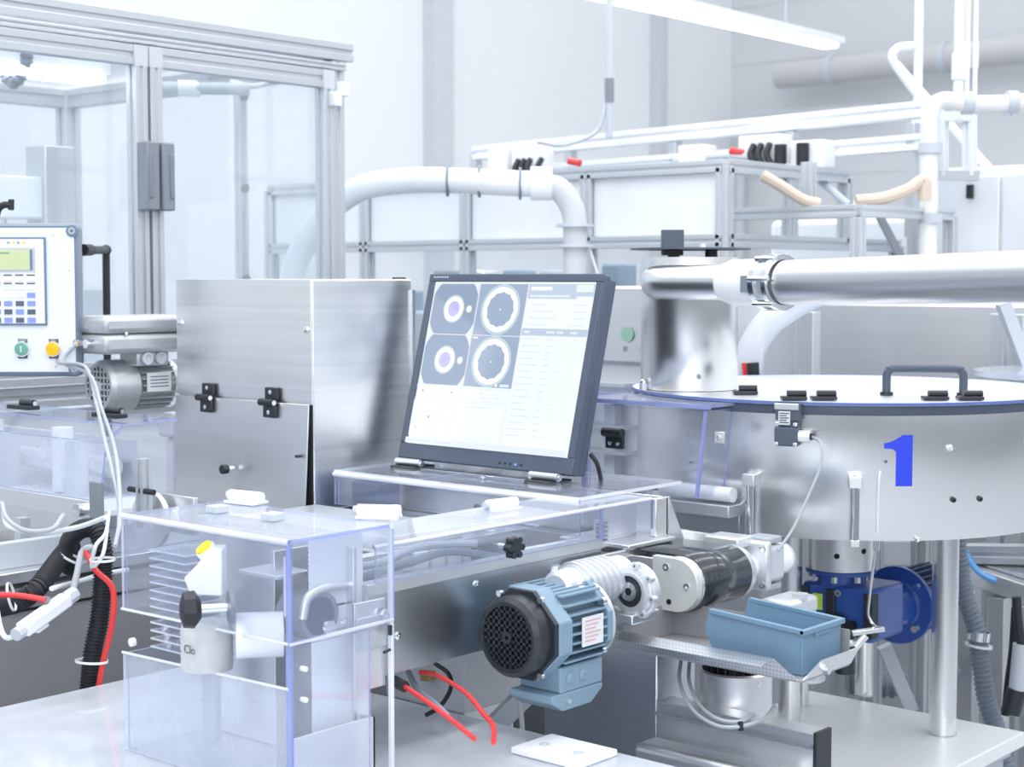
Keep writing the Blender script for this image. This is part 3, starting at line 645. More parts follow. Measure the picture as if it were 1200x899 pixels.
build(G().tube([(1.575, 2.379, 0.947), (1.558, 2.362, 0.993), (1.548, 2.316, 1.025), (1.552, 2.272, 1.032), (1.552, 2.254, 1.005), (1.553, 2.253, 0.976), (1.541, 2.247, 0.893), (1.525, 2.246, 0.831), (1.52, 2.253, 0.755)], .0165, 14, ribs=.0055), 'corrugated_hose', rubber, label='black corrugated hose looping over and running straight down to the bench', cat='hose')
build(G().tube([(1.519, 2.254, 1.002), (1.522, 2.23, 0.972), (1.54, 2.21, 0.941), (1.532, 2.201, 0.886), (1.522, 2.213, 0.823), (1.515, 2.221, 0.766)], .0048), 'red_hose', red, label='bright red air hose running down beside the black corrugated hose', cat='hose')
build(G().tube([(1.351, 2.287, 0.949), (1.386, 2.246, 0.948), (1.416, 2.212, 0.941)], .0046), 'red_hose', red, label='short red hose entering from the left edge into a grey fitting', cat='hose')
build(G().cyl((1.416, 2.213, 0.941), (1.483, 2.295, 0.917), .006), 'hose_fitting', greyp, label='grey fitting at the end of the short red hose', cat='fitting')
d = thing('inline_connector', 'white inline plug connector on a grey cable at lower left', 'connector', (1.383, 2.158, 0.937))
a, b = V((1.346, 2.183, 0.902)), V((1.475, 2.229, 0.937)); t = (b-a).normalized()
build(G().bar(a+t*.012, b-t*.014, .024, .022), 'shell', whitepl, d, .004); build(G().cyl(a-t*.004, a+t*.016, .0105, n=8), 'left_nut', lgrey, d)
build(G().cyl(b-t*.018, b+t*.006, .0125, n=8), 'right_nut', lgrey, d); build(G().bar(a+t*.045-Z_*.014, a+t*.072-Z_*.014, .012, .012), 'latch', whitepl, d, .002)
build(G().tube([(1.475, 2.229, 0.937), (1.495, 2.243, 0.968), (1.515, 2.258, 0.998), (1.525, 2.247, 1.007), (1.545, 2.262, 0.991)], .0055), 'signal_cable', greyh, label='grey cable from the white connector up over the hoses', cat='cable')
build(G().tube([(1.346, 2.183, 0.902), (1.342, 2.206, 0.893), (1.342, 2.224, 0.907), (1.35, 2.251, 0.95)], .0042), 'signal_cable', whiteh, label='white cable curling from the lower end of the connector to the left edge', cat='cable')
build(G().tube([(1.436, 2.226, 0.954), (1.538, 2.308, 0.94), (1.581, 2.297, 0.948), (1.639, 2.306, 0.947)], .0042), 'signal_cable', whiteh, label='white cable passing behind the corrugated hose', cat='cable')
build(G().tube([(1.416, 2.334, 1.084), (1.394, 2.284, 1.066), (1.385, 2.217, 1.055), (1.412, 2.186, 1.057), (1.453, 2.215, 1.072)], .004), 'signal_cable', greyh, label='dark grey cable sagging under the outfeed cover', cat='cable')
build(G().tube([(1.428, 2.35, 1.067), (1.413, 2.307, 1.048), (1.431, 2.241, 1.044), (1.438, 2.156, 1.06), (1.41, 2.036, 1.091)], .004), 'signal_cable', whiteh, label='white cable sagging under the outfeed cover', cat='cable')
build(G().tube([(1.619, 2.329, 1.048), (1.541, 2.228, 1.031), (1.508, 2.208, 1.016), (1.518, 2.235, 0.976), (1.523, 2.211, 0.999), (1.543, 2.226, 1.038)], .0032), 'signal_cable', whiteh, label='thin white cable twisted above the loop of black hose', cat='cable')
for i, (p_, ax, r, lab) in enumerate((((1.509, 2.227, 0.821), (.1, 0, 1), .027, 'white cable tie around black and red hoses above the bench'), ((1.53, 2.222, 0.987), (0, 0, 1), .021, 'white cable tie at the top of the vertical black hose'), ((1.399, 2.287, 0.938), (1, -.9, .3), .024, 'white cable tie on the hose at the left edge'), ((1.546, 2.337, 0.975), (.4, -.4, 1), .022, 'white cable tie on the left side of the hose loop'))):
    build(G().ring(V(p_), ax, r-.0012, r, .004, 24), 'cable_tie', whitepl, label=lab, cat='cable tie')

# ------------------------------------------------------------------ inspection conveyor (runs away to the right)
Y0 = 1.566
d = thing('inspection_conveyor', 'aluminium sided inspection conveyor under clear covers, carrying the monitor', 'conveyor', (1.85, 1.9, .9))
build(G().box(1.50, Y0, .902, 2.02, Y0+.010, 1.018), 'side_plate', sheet, d, .001)
build(G().box(1.50, Y0-.003, 1.018, 2.02, Y0+.022, 1.034), 'guide_strip', alu, d, .001)
build(G().box(1.78, 2.210, .902, 2.30, 2.220, 1.02), 'side_plate', sheet, d, .001)
build(G().box(1.78, Y0+.022, 1.0105, 2.30, 2.21, 1.0125), 'bed_plate', satin, d)
build(G().box(1.50, Y0+.022, 1.0105, 1.78, 1.84, 1.0125), 'bed_plate', satin, d)
build(G().box(1.52, 1.66, 1.012, 2.28, 1.80, 1.016), 'belt', belt, d, .001)
build(G().box(1.80, 1.83, 1.012, 1.98, 2.20, 1.035), 'inner_block', alu, d, .003)
for x in (1.80, 1.92): build(G().box(x, Y0+.01, .92, x+.03, 2.21, .95), 'cross_member', alu, d)
screws(d, [(1.784, 1.566, 0.937), (1.721, 1.566, 1.003), (1.559, 1.566, 0.954)], (0, -1, 0), .0058)
build(G().cyl((1.911, 1.566, 0.994), V((1.911, 1.566, 0.994))-Y_*.006, .012, n=6), 'side_bolt', polished, d)
build(G().cyl((1.903, 1.56, 0.996), V((1.911, 1.566, 0.994))-Y_*.008, .006), 'bolt_socket', hole, d)
# interior guides
for k in range(4): build(G().box(1.66+k*.035, 1.63, 1.016, 1.69+k*.035, 1.66, 1.05), 'guide_block', whitepl, d, .002)
build(G().box(1.78, 1.62, 1.02, 1.90, 1.66, 1.05), 'sensor_block', greyp, d, .004)
build(G().tube([(1.56, 1.66, 1.02), (1.62, 1.60, 1.045), (1.70, 1.60, 1.05), (1.80, 1.59, 1.03)], .006), 'inner_cable', hoseg, d)
build(G().tube([(1.55, 1.75, 1.02), (1.60, 1.65, 1.04), (1.68, 1.64, 1.055), (1.78, 1.62, 1.05)], .006), 'inner_cable', lgrey, d)
build(G().box(1.60, 1.60, 1.014, 1.70, 1.70, 1.022), 'tray', greyp, d, .002)
build(G().cyl((1.86, 1.60, 1.03), (2.00, 1.60, 1.03), .005), 'guide_rod', polished, d)
build(G().box(2.02, Y0+.012, 1.022, 2.05, Y0+.016, 1.062), 'notched_plate', satin, d)
for k in range(5): build(G().box(2.022, Y0+.008, 1.026+k*.007, 2.048, Y0+.012, 1.029+k*.007), 'slat', greyp, d)
# right end steel frame
build(G().box(2.06, Y0-.025, 1.012, 2.19, Y0+.12, 1.020), 'end_shelf', satin, d, .002)
build(G().box(1.93, Y0-.020, .999, 2.19, Y0-.012, 1.012), 'end_lip', satin, d, .001)
build(G().box(2.155, Y0-.01, 1.020, 2.19, Y0+.002, 1.085), 'end_bracket', satin, d, .002)
build(G().box(2.06, Y0+.03, 1.020, 2.155, Y0+.036, 1.075), 'end_web', satin, d, .001)
build(G().box(2.184, Y0-.01, 1.020, 2.19, Y0+.40, 1.085), 'end_wall', satin, d, .001)
build(G().prism([(2.192, Y0-.01, 1.085), (2.192, Y0-.01, .97), (2.26, Y0-.01, .97)], (0, .05, 0)), 'gusset', satin, d, .001)
build(G().box(2.12, Y0-.035, .985, 2.135, Y0-.022, 1.010), 'stop_block', alu, d, .001)
# clear covers
cv = build(G().sheet([(1.515, Y0, 1.034), (2.155, Y0, 1.034), (2.155, Y0, 1.083), (1.515, Y0, 1.083)], .004), 'front_cover', [poly, edge], d)
build(G().sheet([(1.515, Y0, 1.082), (2.155, Y0, 1.082), (2.155, 1.70, 1.082), (1.515, 1.70, 1.082)], .005), 'top_cover', [polyb, edgew], cv)
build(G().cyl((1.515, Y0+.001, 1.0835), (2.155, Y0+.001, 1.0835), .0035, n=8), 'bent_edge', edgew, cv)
build(G().box(2.02, Y0-.001, 1.034, 2.024, Y0+.004, 1.082), 'cover_joint', edge, cv)
for p in ((1.773, 1.54, 1.054),):
    kb = build(G().cyl(V(p)+Y_*.026, V(p)-Y_*.004, .004), 'star_knob', polished, d)
    build(G().lathe(V(p)+Y_*.008, -Y_, [(.010, 0), (.0125, .004), (.0125, .014), (.008, .018)], 16), 'knob_grip', dark, kb)
    for q in range(6): build(G().cyl(V(p)-Y_*.005+(X_*math.cos(q*pi/3)+Z_*math.sin(q*pi/3))*.012+Y_*.009, V(p)-Y_*.019+(X_*math.cos(q*pi/3)+Z_*math.sin(q*pi/3))*.012+Y_*.009, .0052, n=12), 'knob_lobe', dark, kb)
# raised hood under the monitor
hd = build(G().sheet([(2.03, 1.62, 1.088), (2.03, 1.985, 1.088), (2.32, 1.985, 1.088), (2.32, 1.62, 1.088)], -.006), 'raised_cover', [poly, edgew], d)
build(G().sheet([(2.03, 1.62, 1.03), (2.03, 2.205, 1.03), (2.03, 2.205, 1.088), (2.03, 1.62, 1.088)], .005), 'raised_cover_front', [poly, edge], hd)
build(G().sheet([(2.035, 2.2, 1.03), (2.32, 2.2, 1.03), (2.32, 2.2, 1.088), (2.035, 2.2, 1.088)], .005), 'raised_cover_end', [poly, edge], hd)
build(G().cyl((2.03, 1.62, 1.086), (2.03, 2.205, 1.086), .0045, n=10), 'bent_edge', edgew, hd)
build(G().sheet([(2.03, 1.985, 1.0882), (2.03, 2.205, 1.0882), (2.32, 2.205, 1.0882), (2.32, 1.985, 1.0882)], -.006), 'raised_cover_top', [poly, edgew], hd)
build(G().box(2.14, 1.70, 1.013, 2.25, 2.18, 1.07), 'camera_housing', sheet, d, .006)
build(G().box(2.06, 2.12, 1.013, 2.12, 2.19, 1.07), 'dark_module', navy, d, .003); build(G().box(2.12, 2.15, 1.02, 2.14, 2.2, 1.06), 'label_block', whitepl, d, .002)
kb = build(G().cyl((2.08, 1.86, 1.045), (2.04, 1.86, 1.045), .006), 'inner_knob', polished, d)
for a in range(5):
    w = a*2*pi/5; build(G().sph((2.05, 1.86+.009*math.cos(w), 1.045+.009*math.sin(w)), .006, n=10), 'knob_lobe', dark, kb)
build(G().lathe((2.06, 1.84, 1.013), Z_, [(.009, 0), (.009, .014), (.004, .022), (0, .023)], 16), 'stud_cap', whitepl, d)
build(G().cyl((1.94, 1.955, 1.013), (1.94, 1.955, 1.06), .008), 'indicator', whitepl, d)
# column under the conveyor and stand
d = thing('steel_column', 'square brushed steel column standing below the belt end', 'column', (2.09, 1.57, 0))
build(G().box(2.037, 1.467, 0, 2.144, 1.70, .872), 'shaft', sheet, d, .003)
build(G().box(2.03, 1.46, 0, 2.15, 1.71, .02), 'foot_plate', sheet, d, .002)
# hinges (pale) on the covers
d = None
for i, (p, lab) in enumerate((((1.504, 1.823, 1.128), 'white cover hinge on top of the clear hood near the steel box'), ((1.53, 1.572, 1.128), 'white cover hinge where the clear hood meets the conveyor cover'), ((1.896, 1.67, 1.09), 'white cover hinge on the conveyor cover in front of the monitor'))):
    p = V(p); h = thing('cover_hinge', lab, 'hinge', p, 'white hinges on the clear covers') if False else thing('cover_hinge', lab, 'hinge', p)
    dr = Y_ if i < 1 else (X_*.5-Y_*.86 if i == 1 else X_*.75+Y_*-.1)
    if i == 0: dr = -Y_*.8+X_*.1
    dr = dr.normalized()
    build(G().cyl(p-dr*.030+Z_*.004, p+dr*.030+Z_*.004, .0085, n=16), 'knuckle', whitepl, h)
    build(G().ob(p-Z_*.004, dr, (.058, .034, .004)), 'leaf', whitepl, h, .001)
    build(G().cyl(p-dr*.036+Z_*.004, p-dr*.030+Z_*.004, .006, n=12), 'pin_end', lgrey, h)
    screws(h, [p-dr*.018+dr.cross(Z_)*.013-Z_*.002, p+dr*.018+dr.cross(Z_)*.013-Z_*.002], Z_, .004)

# ------------------------------------------------------------------ monitor
ml, mr = V((2.183, 2.187, 1.105)), V((2.178, 1.752, 1.105))
d = thing('monitor', 'dark framed flat monitor tilted back on the conveyor, showing four camera images', 'monitor', (2.18, 1.97, 1.094))
mx = (mr-ml).normalized(); tl = V((.095, 0, .365)).normalized(); mn = tl.cross(mx)  # right, up, out of the back/front
if mn.x > 0: mn = -mn
mw, mh = .435, .365
def Mo(u, v, n=0): return ml+mx*(u*mw)+tl*(v*mh)+mn*n     # u right, v up, n towards the viewer
def mbox(u0, v0, u1, v1, n0, n1, nm, m, par=d, bev=0):
    return build(G().ob(Mo((u0+u1)/2, (v0+v1)/2, (n0+n1)/2), mx, ((u1-u0)*mw, abs(n1-n0), (v1-v0)*mh), 0, tl), nm, m, par, bev)
mbox(0, 0, 1, 1, -.018, .0, 'front_shell', bezel, d, .004)
mbox(.008, .01, .992, .992, -.040, -.018, 'rear_shell', bezel, d, .004)
mbox(.08, .08, .92, .92, -.050, -.040, 'back_cover', dark, d, .006)
b0, b1, b2, b3 = .038, .962, .083, .958
mbox(.0, .0, 1, b2, 0, .004, 'bezel_bottom', bezel, d, .002); mbox(0, b3, 1, 1, 0, .004, 'bezel_top', bezel, d, .002)
mbox(0, b2, b0, b3, 0, .004, 'bezel_side', bezel, d, .002); mbox(b1, b2, 1, b3, 0, .004, 'bezel_side', bezel, d, .002)
for k in range(6): mbox(.03+k*.016, .978, .04+k*.016, .986, .004, .0044, 'bezel_print', lgrey)
for k in range(5): mbox(.60+k*.03, .02, .612+k*.03, .03, .004, .005, 'menu_button', (dark, dark, dark, keyblue, dark)[k])
# screen picture: stacked flat shapes, colour per shape
cols_ = {'bg': (.86, .93, 1), 'pale': (.74, .83, .95), 'hd': (.50, .60, .73), 'cell': (.33, .42, .56), 'cell2': (.27, .35, .48), 'glow': (.95, 1, .98), 'halo': (.55, .70, .72), 'pur': (.52, .50, .86), 'line': (.70, .62, .76), 'txt': (.62, .70, .80), 'grid': (.72, .79, .90), 'gr': (.35, .72, .45), 'yl': (.85, .95, .72), 'rd': (.8, .3, .4), 'dk': (.30, .36, .48)}
smats = {}; order = []
for k, c in cols_.items():
    m = bpy.data.materials.new('screen_'+k); m.use_nodes = True; bb = m.node_tree.nodes['Principled BSDF']
    bb.inputs['Base Color'].default_value = (.02, .02, .03, 1); bb.inputs['Roughness'].default_value = .12
    bb.inputs['Emission Color'].default_value = (*c, 1); bb.inputs['Emission Strength'].default_value = .72; order.append(m); smats[k] = len(order)-1
sg = G(); lay = [0]
def SP(x, y):  # screen 0..1, y downwards
    lay_ = .0006+lay[0]*.00004
    return Mo(b0+(b1-b0)*x, b3-(b3-b2)*y, lay_)
def srect(x0, y0, x1, y1, k): lay[0] += 1; sg.add([SP(x0, y0), SP(x1, y0), SP(x1, y1), SP(x0, y1)], [(3, 2, 1, 0)], smats[k])
ASP = .925*.435/(.875*.365)
def sdisc(x, y, r, k, clip=(0, 0, 1, 1), n=44, ry=None, wob=0):
    lay[0] += 1; ps = []
    for i in range(n):
        w = 2*pi*i/n; rr = r*(1+(wob if i % 4 < 2 else 0))
        ps.append(SP(min(clip[2], max(clip[0], x+rr*math.cos(w))), min(clip[3], max(clip[1], y+(ry or r*ASP)*(rr/r)*math.sin(w)))))
    sg.add(ps, [tuple(range(n-1, -1, -1)) if False else tuple(range(n))], smats[k])
srect(0, 0, 1, 1, 'bg')
for r_ in range(2):
    y0, y1 = .012+r_*.316, .322+r_*.312
    srect(.008, y0, .297, y1, 'pale'); cx, cy = .152, (y0+y1)/2
    sdisc(cx, cy, .158, 'cell2', (.008, y0, .297, y1), n=80, ry=.166*ASP)
    sdisc(cx+.0, cy+.0, .068, 'halo'); sdisc(cx, cy, .060, 'glow'); sdisc(cx, cy, .038, 'pur'); sdisc(cx, cy, .012, 'cell')
    sdisc(cx, cy, .010, 'pur')
    sdisc(cx+.100, cy+.0, .019, 'halo'); sdisc(cx+.100, cy+.0, .014, 'glow')
    srect(.303, y0, .602, y1, 'cell'); cx, cy = .452, (y0+y1)/2
    sdisc(cx, cy, .121, 'halo'); sdisc(cx, cy, .113, 'cell'); sdisc(cx, cy, .110, 'glow'); sdisc(cx, cy, .080, 'cell', wob=.05, n=48)
    sdisc(cx, cy, .004, 'glow')
    if r_: srect(.312, y0+.008, .345, y0+.016, 'glow')
srect(.298, .012, .302, .64, 'line'); srect(.008, .324, .602, .3275, 'line'); srect(.603, .012, .606, .64, 'line')
srect(.50, .612, .515, .628, 'glow'); srect(.53, .612, .585, .628, 'pale')
srect(.61, .012, .998, .100, 'hd'); srect(.90, .085, .998, .105, 'bg')
srect(.625, .03, .75, .05, 'glow'); srect(.625, .078, .86, .090, 'pale')
srect(.895, .018, .99, .058, 'yl'); srect(.90, .023, .985, .053, 'pale')
for i in range(4): srect(.64, .13+i*.04, .64+.10+(i % 3)*.03, .138+i*.04, 'grid'); srect(.90, .13+i*.04, .97, .138+i*.04, 'grid')
srect(.61, .275, .998, .318, 'hd'); srect(.625, .290, .66, .303, 'pale'); srect(.76, .290, .81, .303, 'pale'); srect(.82, .290, .86, .303, 'pale'); srect(.90, .290, .94, .303, 'pale')
srect(.74, .33, .80, .93, 'pale') if False else None
for i in range(16):
    y = .335+i*.0375
    srect(.625, y, .70+(i*7 % 5)*.012, y+.008, 'grid'); srect(.77, y, .805, y+.010, 'pale' if i % 4 else 'grid'); srect(.84, y, .875, y+.006, 'pale'); srect(.92, y, .95, y+.006, 'pale')
    srect(.612, y+.022, .996, y+.0235, 'pale')
srect(.60, .64, .606, .955, 'pale'); srect(.008, .645, .598, .652, 'pale')
for i in range(6): srect(.05+i*.095, .672, .058+i*.095+.004, .684, 'rd' if i in (0, 2) else 'grid'); srect(.04+i*.095, .695, .085+i*.095, .703, 'grid')
srect(.008, .722, .598, .727, 'grid')
srect(.01, .735, .175, .955, 'pale'); srect(.014, .740, .171, .950, 'bg'); srect(.185, .735, .265, .955, 'pale'); srect(.189, .740, .261, .950, 'bg'); srect(.275, .735, .595, .955, 'pale'); srect(.279, .740, .591, .950, 'bg')
for i in range(3):
    for j in range(2): srect(.03+j*.075, .79+i*.065, .075+j*.075, .797+i*.065, 'grid'); srect(.045+j*.075, .762+i*.065, .055+j*.075, .778+i*.065, 'gr' if (i, j) == (2, 0) else ('dk' if (i, j) == (1, 1) else 'grid'))
srect(.20, .76, .25, .768, 'grid'); srect(.222, .80, .226, .93, 'grid')
for i in range(4): srect(.30, .79+i*.045, .57, .7925+i*.045, 'pale')
srect(.33, .755, .53, .761, 'grid')
srect(.0, .965, 1, 1, 'pale'); srect(.01, .977, .16, .987, 'txt'); srect(.19, .977, .30, .987, 'txt'); srect(.9, .977, .98, .987, 'grid')
build(sg, 'screen', order, d)
# mounting hinges and brackets
for v_, s_ in ((2.135, 1), (1.80, -1)):
    h = build(G().box(2.135, v_-.028, 1.0885, 2.20, v_+.028, 1.096), 'hinge', dark, d, .001)
    build(G().cyl((2.158, v_-.032, 1.102), (2.158, v_+.032, 1.102), .0075), 'knuckle', sheet, h); build(G().cyl((2.158, v_-.033, 1.102), (2.158, v_-.036, 1.102), .005), 'pin', polished, h)
build(G().box(2.15, 1.83, 1.0885, 2.17, 2.10, 1.094), 'lower_strip', polished, d, .001)
build(G().lathe((2.14, 1.93, 1.0885), Z_, [(.010, 0), (.010, .003), (.004, .006)], 16), 'lock_stud', polished, d)
build(G().tube([(2.227, 1.752, 1.14), (2.235, 1.742, 1.12), (2.249, 1.742, 1.081)], .004), 'rear_cable', rubber, d)

# ------------------------------------------------------------------ bench and clear hood in front
d = thing('work_bench', 'broad pale steel bench with low clear cover in the lower left foreground', 'bench', (1.3, 1.6, 0))
build(G().box(.7, .85, .62, 1.765, 2.21, .70), 'bench_top', machine, d, .003)
build(G().box(.75, .9, 0, 1.72, 2.16, .62), 'base', machine, d, .003)
bc = build(G().sheet([(.7, .85, .785), (1.77, .85, .785), (1.77, 2.21, .785), (.7, 2.21, .785)], -.006), 'clear_top', [brightc, edgew], d)
build(G().sheet([(1.766, .85, .70), (1.766, 2.21, .70), (1.766, 2.21, .779), (1.766, .85, .779)], .004), 'clear_side', [poly, edge], bc)
build(G().sheet([(.7, 2.206, .70), (1.766, 2.206, .70), (1.766, 2.206, .779), (.7, 2.206, .779)], .004), 'clear_rear', [poly, edge], bc)
build(G().box(.7, 1.90, .70, 1.32, 1.905, .779), 'inner_divider', edgew, d)
build(G().box(1.50, 1.20, .70, 1.505, 2.2, .779), 'inner_divider', edge, d)
vb = build(G().box(1.52, 1.47, .701, 1.62, 1.60, .765), 'vented_unit', lgrey, d, .003)
for k in range(5): build(G().box(1.5195, 1.50+k*.012, .715, 1.5215, 1.504+k*.012, .755), 'vent_slot', hole, vb)
build(G().cyl((1.60, 1.36, .701), (1.60, 1.36, .75), .03), 'drum', greyp, d)
build(G().lathe((1.68, 1.46, .701), Z_, [(.05, 0), (.05, .02), (.02, .03), (.02, .06)], 28), 'turntable', alu, d)
d = thing('white_pad', 'white plastic block with two round recesses lying on the bench cover', 'block', (1.714, 1.402, 0.786))
p = V((1.707, 1.397, 0.786))
build(G().box(p.x-.04, p.y-.065, .7855, p.x+.05, p.y+.055, .795), 'block_body', whitepl, d, .002)
for y in (-.035, .025): build(G().ring((p.x, p.y+y, .795), Z_, .003, .008, .001, 16), 'recess', lgrey, d)

hx, hy, hx1, hy1, hz = 1.324, 1.525, 1.508, 1.877, 1.121
d = thing('clear_guard_hood', 'two part clear polycarbonate guard hood standing on the bench over the label unit', 'guard hood', (1.41, 1.7, .785))
up = build(G().sheet([(hx, hy, hz-.005), (hx1, hy, hz-.005), (hx1, hy1, hz-.005), (hx, hy1, hz-.005)], .005), 'top_panel', [polyb, edge], d)
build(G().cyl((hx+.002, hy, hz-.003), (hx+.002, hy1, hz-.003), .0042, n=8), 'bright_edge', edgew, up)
build(G().sheet([(hx, hy, .989), (hx, hy1, .987), (hx, hy1, hz-.005), (hx, hy, hz-.005)], .004), 'front_panel', [poly, edgew], d)
build(G().sheet([(hx+.004, hy, .991), (hx1, hy, .991), (hx1, hy, hz-.006), (hx+.004, hy, hz-.006)], .004), 'right_panel', [poly, edge], d)
build(G().sheet([(hx+.004, hy1-.004, .987), (hx1, hy1-.004, .987), (hx1, hy1-.004, hz-.006), (hx+.004, hy1-.004, hz-.006)], .004), 'left_panel', [poly, edge], d)
lo = build(G().sheet([(hx, hy, .786), (hx, hy1, .786), (hx, hy1, .925), (hx, hy, .931)], .004), 'lower_front_panel', [polyb, edgew], d)
build(G().sheet([(hx+.004, hy, .786), (hx1-.045, hy, .786), (hx1-.045, hy, .985), (hx+.004, hy, .985)], .004), 'lower_right_panel', [poly, edge], lo)
build(G().sheet([(hx+.004, hy1-.004, .786), (hx1, hy1-.004, .786), (hx1, hy1-.004, .925), (hx+.004, hy1-.004, .925)], .004), 'lower_left_panel', [poly, edge], lo)
build(G().box(hx-.001, hy-.002, .785, hx+.006, hy+.004, .989), 'corner_edge', edge, d); build(G().box(hx-.001, hy-.002, .991, hx+.005, hy+.003, hz-.006), 'corner_edge', edge, d)
build(G().box(hx1-.004, hy-.001, .786, hx1+.002, hy+.004, hz), 'rear_edge', edgew, d)
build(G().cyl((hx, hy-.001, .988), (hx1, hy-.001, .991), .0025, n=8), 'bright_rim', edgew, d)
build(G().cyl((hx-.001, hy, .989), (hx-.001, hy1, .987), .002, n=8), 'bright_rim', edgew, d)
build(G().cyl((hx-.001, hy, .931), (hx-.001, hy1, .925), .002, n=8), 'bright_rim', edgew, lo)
for y, z in ((hy+.0, .955), (hy+.0, .915)): build(G().lathe((hx+.02, y-.002, z), -Y_, [(.0035, 0), (.0035, .008), (.002, .010)], 14), 'clip_screw', whitepl, d)
for p in ((1.419, 1.782, 1.126), (1.422, 1.667, 1.126)):
    h = build(G().box(p[0]-.012, p[1]-.012, 1.122, p[0]+.012, p[1]+.012, 1.132), 'hinge_block', lgrey, d, .001)
    build(G().lathe((p[0]-.012, p[1], 1.127), -X_, [(.004, 0), (.004, .001)], 14), 'screw', polished, h)
build(G().lathe((1.32, 1.845, 0.945), -X_, [(.006, 0), (.006, .006), (.003, .008)], 14), 'clamp_screw', whitepl, d)
build(G().cyl((hx1-.008, hy-.004, .985), (hx1-.008, hy-.004, .972), .003), 'latch_pin', rubber, d); build(G().cyl((hx1-.008, hy-.004, .952), (hx1-.02, hy-.004, .950), .002), 'latch_pin', rubber, d)
# label dispenser under the hood
d = thing('label_dispenser', 'label dispenser with black knob and white guide plates under the clear hood', 'machine', (1.42, 1.7, .79))
build(G().box(1.47, 1.56, .787, 1.476, 1.86, 1.09), 'back_plate', satin, d, .001)
build(G().box(1.40, 1.64, .787, 1.47, 1.646, 1.085), 'side_plate', satin, d, .001)
build(G().box(1.34, 1.54, .787, 1.49, 1.545, .86), 'inner_trough', satin, d, .001); build(G().box(1.485, 1.54, .787, 1.49, 1.86, .86), 'inner_trough', satin, d, .001)
build(G().box(hx1-.06, hy+.010, .90, hx1-.003, hy+.014, 1.02), 'mount_plate', satin, d, .001)
build(G().box(hx1-.06, hy+.006, .955, hx1+.0, hy+.010, 1.00), 'bracket_plate', alu, d, .001)
build(G().box(1.405, hy+.050, .98, hx1-.006, hy+.053, 1.112), 'upper_plate', machine, d, .001); build(G().box(1.40, hy+.040, .787, hx1-.006, hy+.043, .975), 'lower_plate', machine, d, .001)
build(G().box(1.37, 1.60, 1.055, 1.43, 1.68, 1.06), 'top_bracket', satin, d, .001); build(G().box(1.40, 1.575, 1.01, 1.47, 1.60, 1.015), 'shelf', satin, d, .001)
build(G().box(1.36, 1.565, 1.012, 1.365, 1.575, 1.09), 'glass_strip', edgew, d)
c = V((1.267, 1.651, 1.025)); kk = build(G().lathe(c, X_*.85-Y_*.5, [(.010, -.012), (.023, -.008), (.025, .006), (.014, .014)], 8), 'clamp_knob', rubber, d)
kd = (X_*.85-Y_*.5).normalized(); build(G().cyl(c+kd*.012, c+kd*.05, .006), 'knob_spindle', polished, kk); build(G().cyl(c+kd*.05, c+kd*.056, .022), 'knob_disc', hoseg, kk)
sp = V((1.425, 1.592, 1.062)); 
build(G().tube([sp+V((.0055*math.cos(i*.9), .0055*math.sin(i*.9), .026-i*.00085)) for i in range(62)], .0013, 6, k=1), 'spring', dark, d)
build(G().cyl(sp-Z_*.05, sp+Z_*.05, .003), 'spring_rod', polished, d); build(G().box(sp.x-.022, sp.y-.01, sp.z-.045, sp.x+.012, sp.y+.012, sp.z-.030), 'spring_seat', satin, d, .001)
c = V((1.418, 1.57, 1.004)); build(G().cyl(c-Y_*.0, c+Y_*.05, .030, n=32), 'drive_wheel', navy, d); build(G().ring(c-Y_*.001, Y_, .026, .033, .052, 32), 'wheel_tyre', hoseg, d)
build(G().tube([c+V((-.03, 0, .0)), c+V((-.02, 0, .028)), c+V((0.01, 0, .036)), c+V((.06, 0, .034))], .006), 'bent_arm', satin, d)
build(G().ring((hx1-.008, hy+.006, .998), -Y_, .004, .008, .004, 16), 'bolt', polished, d)
screws(d, [(1.427, 1.535, 1.002), (1.494, 1.535, 0.981)], -Y_, .006)
build(G().cyl((1.405, 1.54, 0.996), V((1.405, 1.54, 0.996))-Y_*.006, .009), 'bolt', polished, d)
rl = thing('paper_roll', 'large blank white paper roll behind the front corner edge of the clear hood', 'roll', (1.33, 1.595, 0.972))
c = V((1.359, 1.622, 0.981)); ra_ = (PR+X_*.25).normalized()
build(G().lathe(c-ra_*.031, ra_, [(.012, 0), (.029, 0), (.030, .001), (.030, .061), (.029, .062), (.012, .062)], 40), 'roll_body', paper, rl)
build(G().ring(c-ra_*.032, ra_, .008, .012, .064, 24), 'core', lgrey, rl)
rl = thing('label_roll', 'small grey-white label roll with scalloped edge below the black knob', 'roll', (1.33, 1.701, 0.938))
c = V((1.332, 1.699, 0.959)); build(G().lathe(c-X_*.0+V((0, .03, -.028)), -Y_, [(.022, 0), (.0235, .004), (.0235, .056), (.022, .06)], 28) if False else G().lathe(c-Z_*.030, Z_, [(.034, 0), (.0345, .001)]+[(.034+(.0012 if k % 2 else 0), .004+k*.005) for k in range(11)]+[(.033, .062)], 32), 'roll_body', labelp, rl)
text('Clo', 'roll_lettering', .016, c+V((-.0352, -.008, .002)), -Y_, Z_, inkd, rl)
dv = thing('push_button_box', 'white sloped push button box with yellow button under the clear hood', 'push button', (1.322, 1.68, 1.029))
c = V((1.318, 1.684, 1.066))
a0 = c+PR*-.020+Z_*-.010; prof = [(-.024, -.008), (-.006, .010), (.010, .030), (.026, .030), (.026, -.032), (-.016, -.030)]
build(G().prism([c+PR*x+Z_*z-PN*-.018 for x, z in prof], PN*-.04), 'box_body', whitepl, dv, .002)
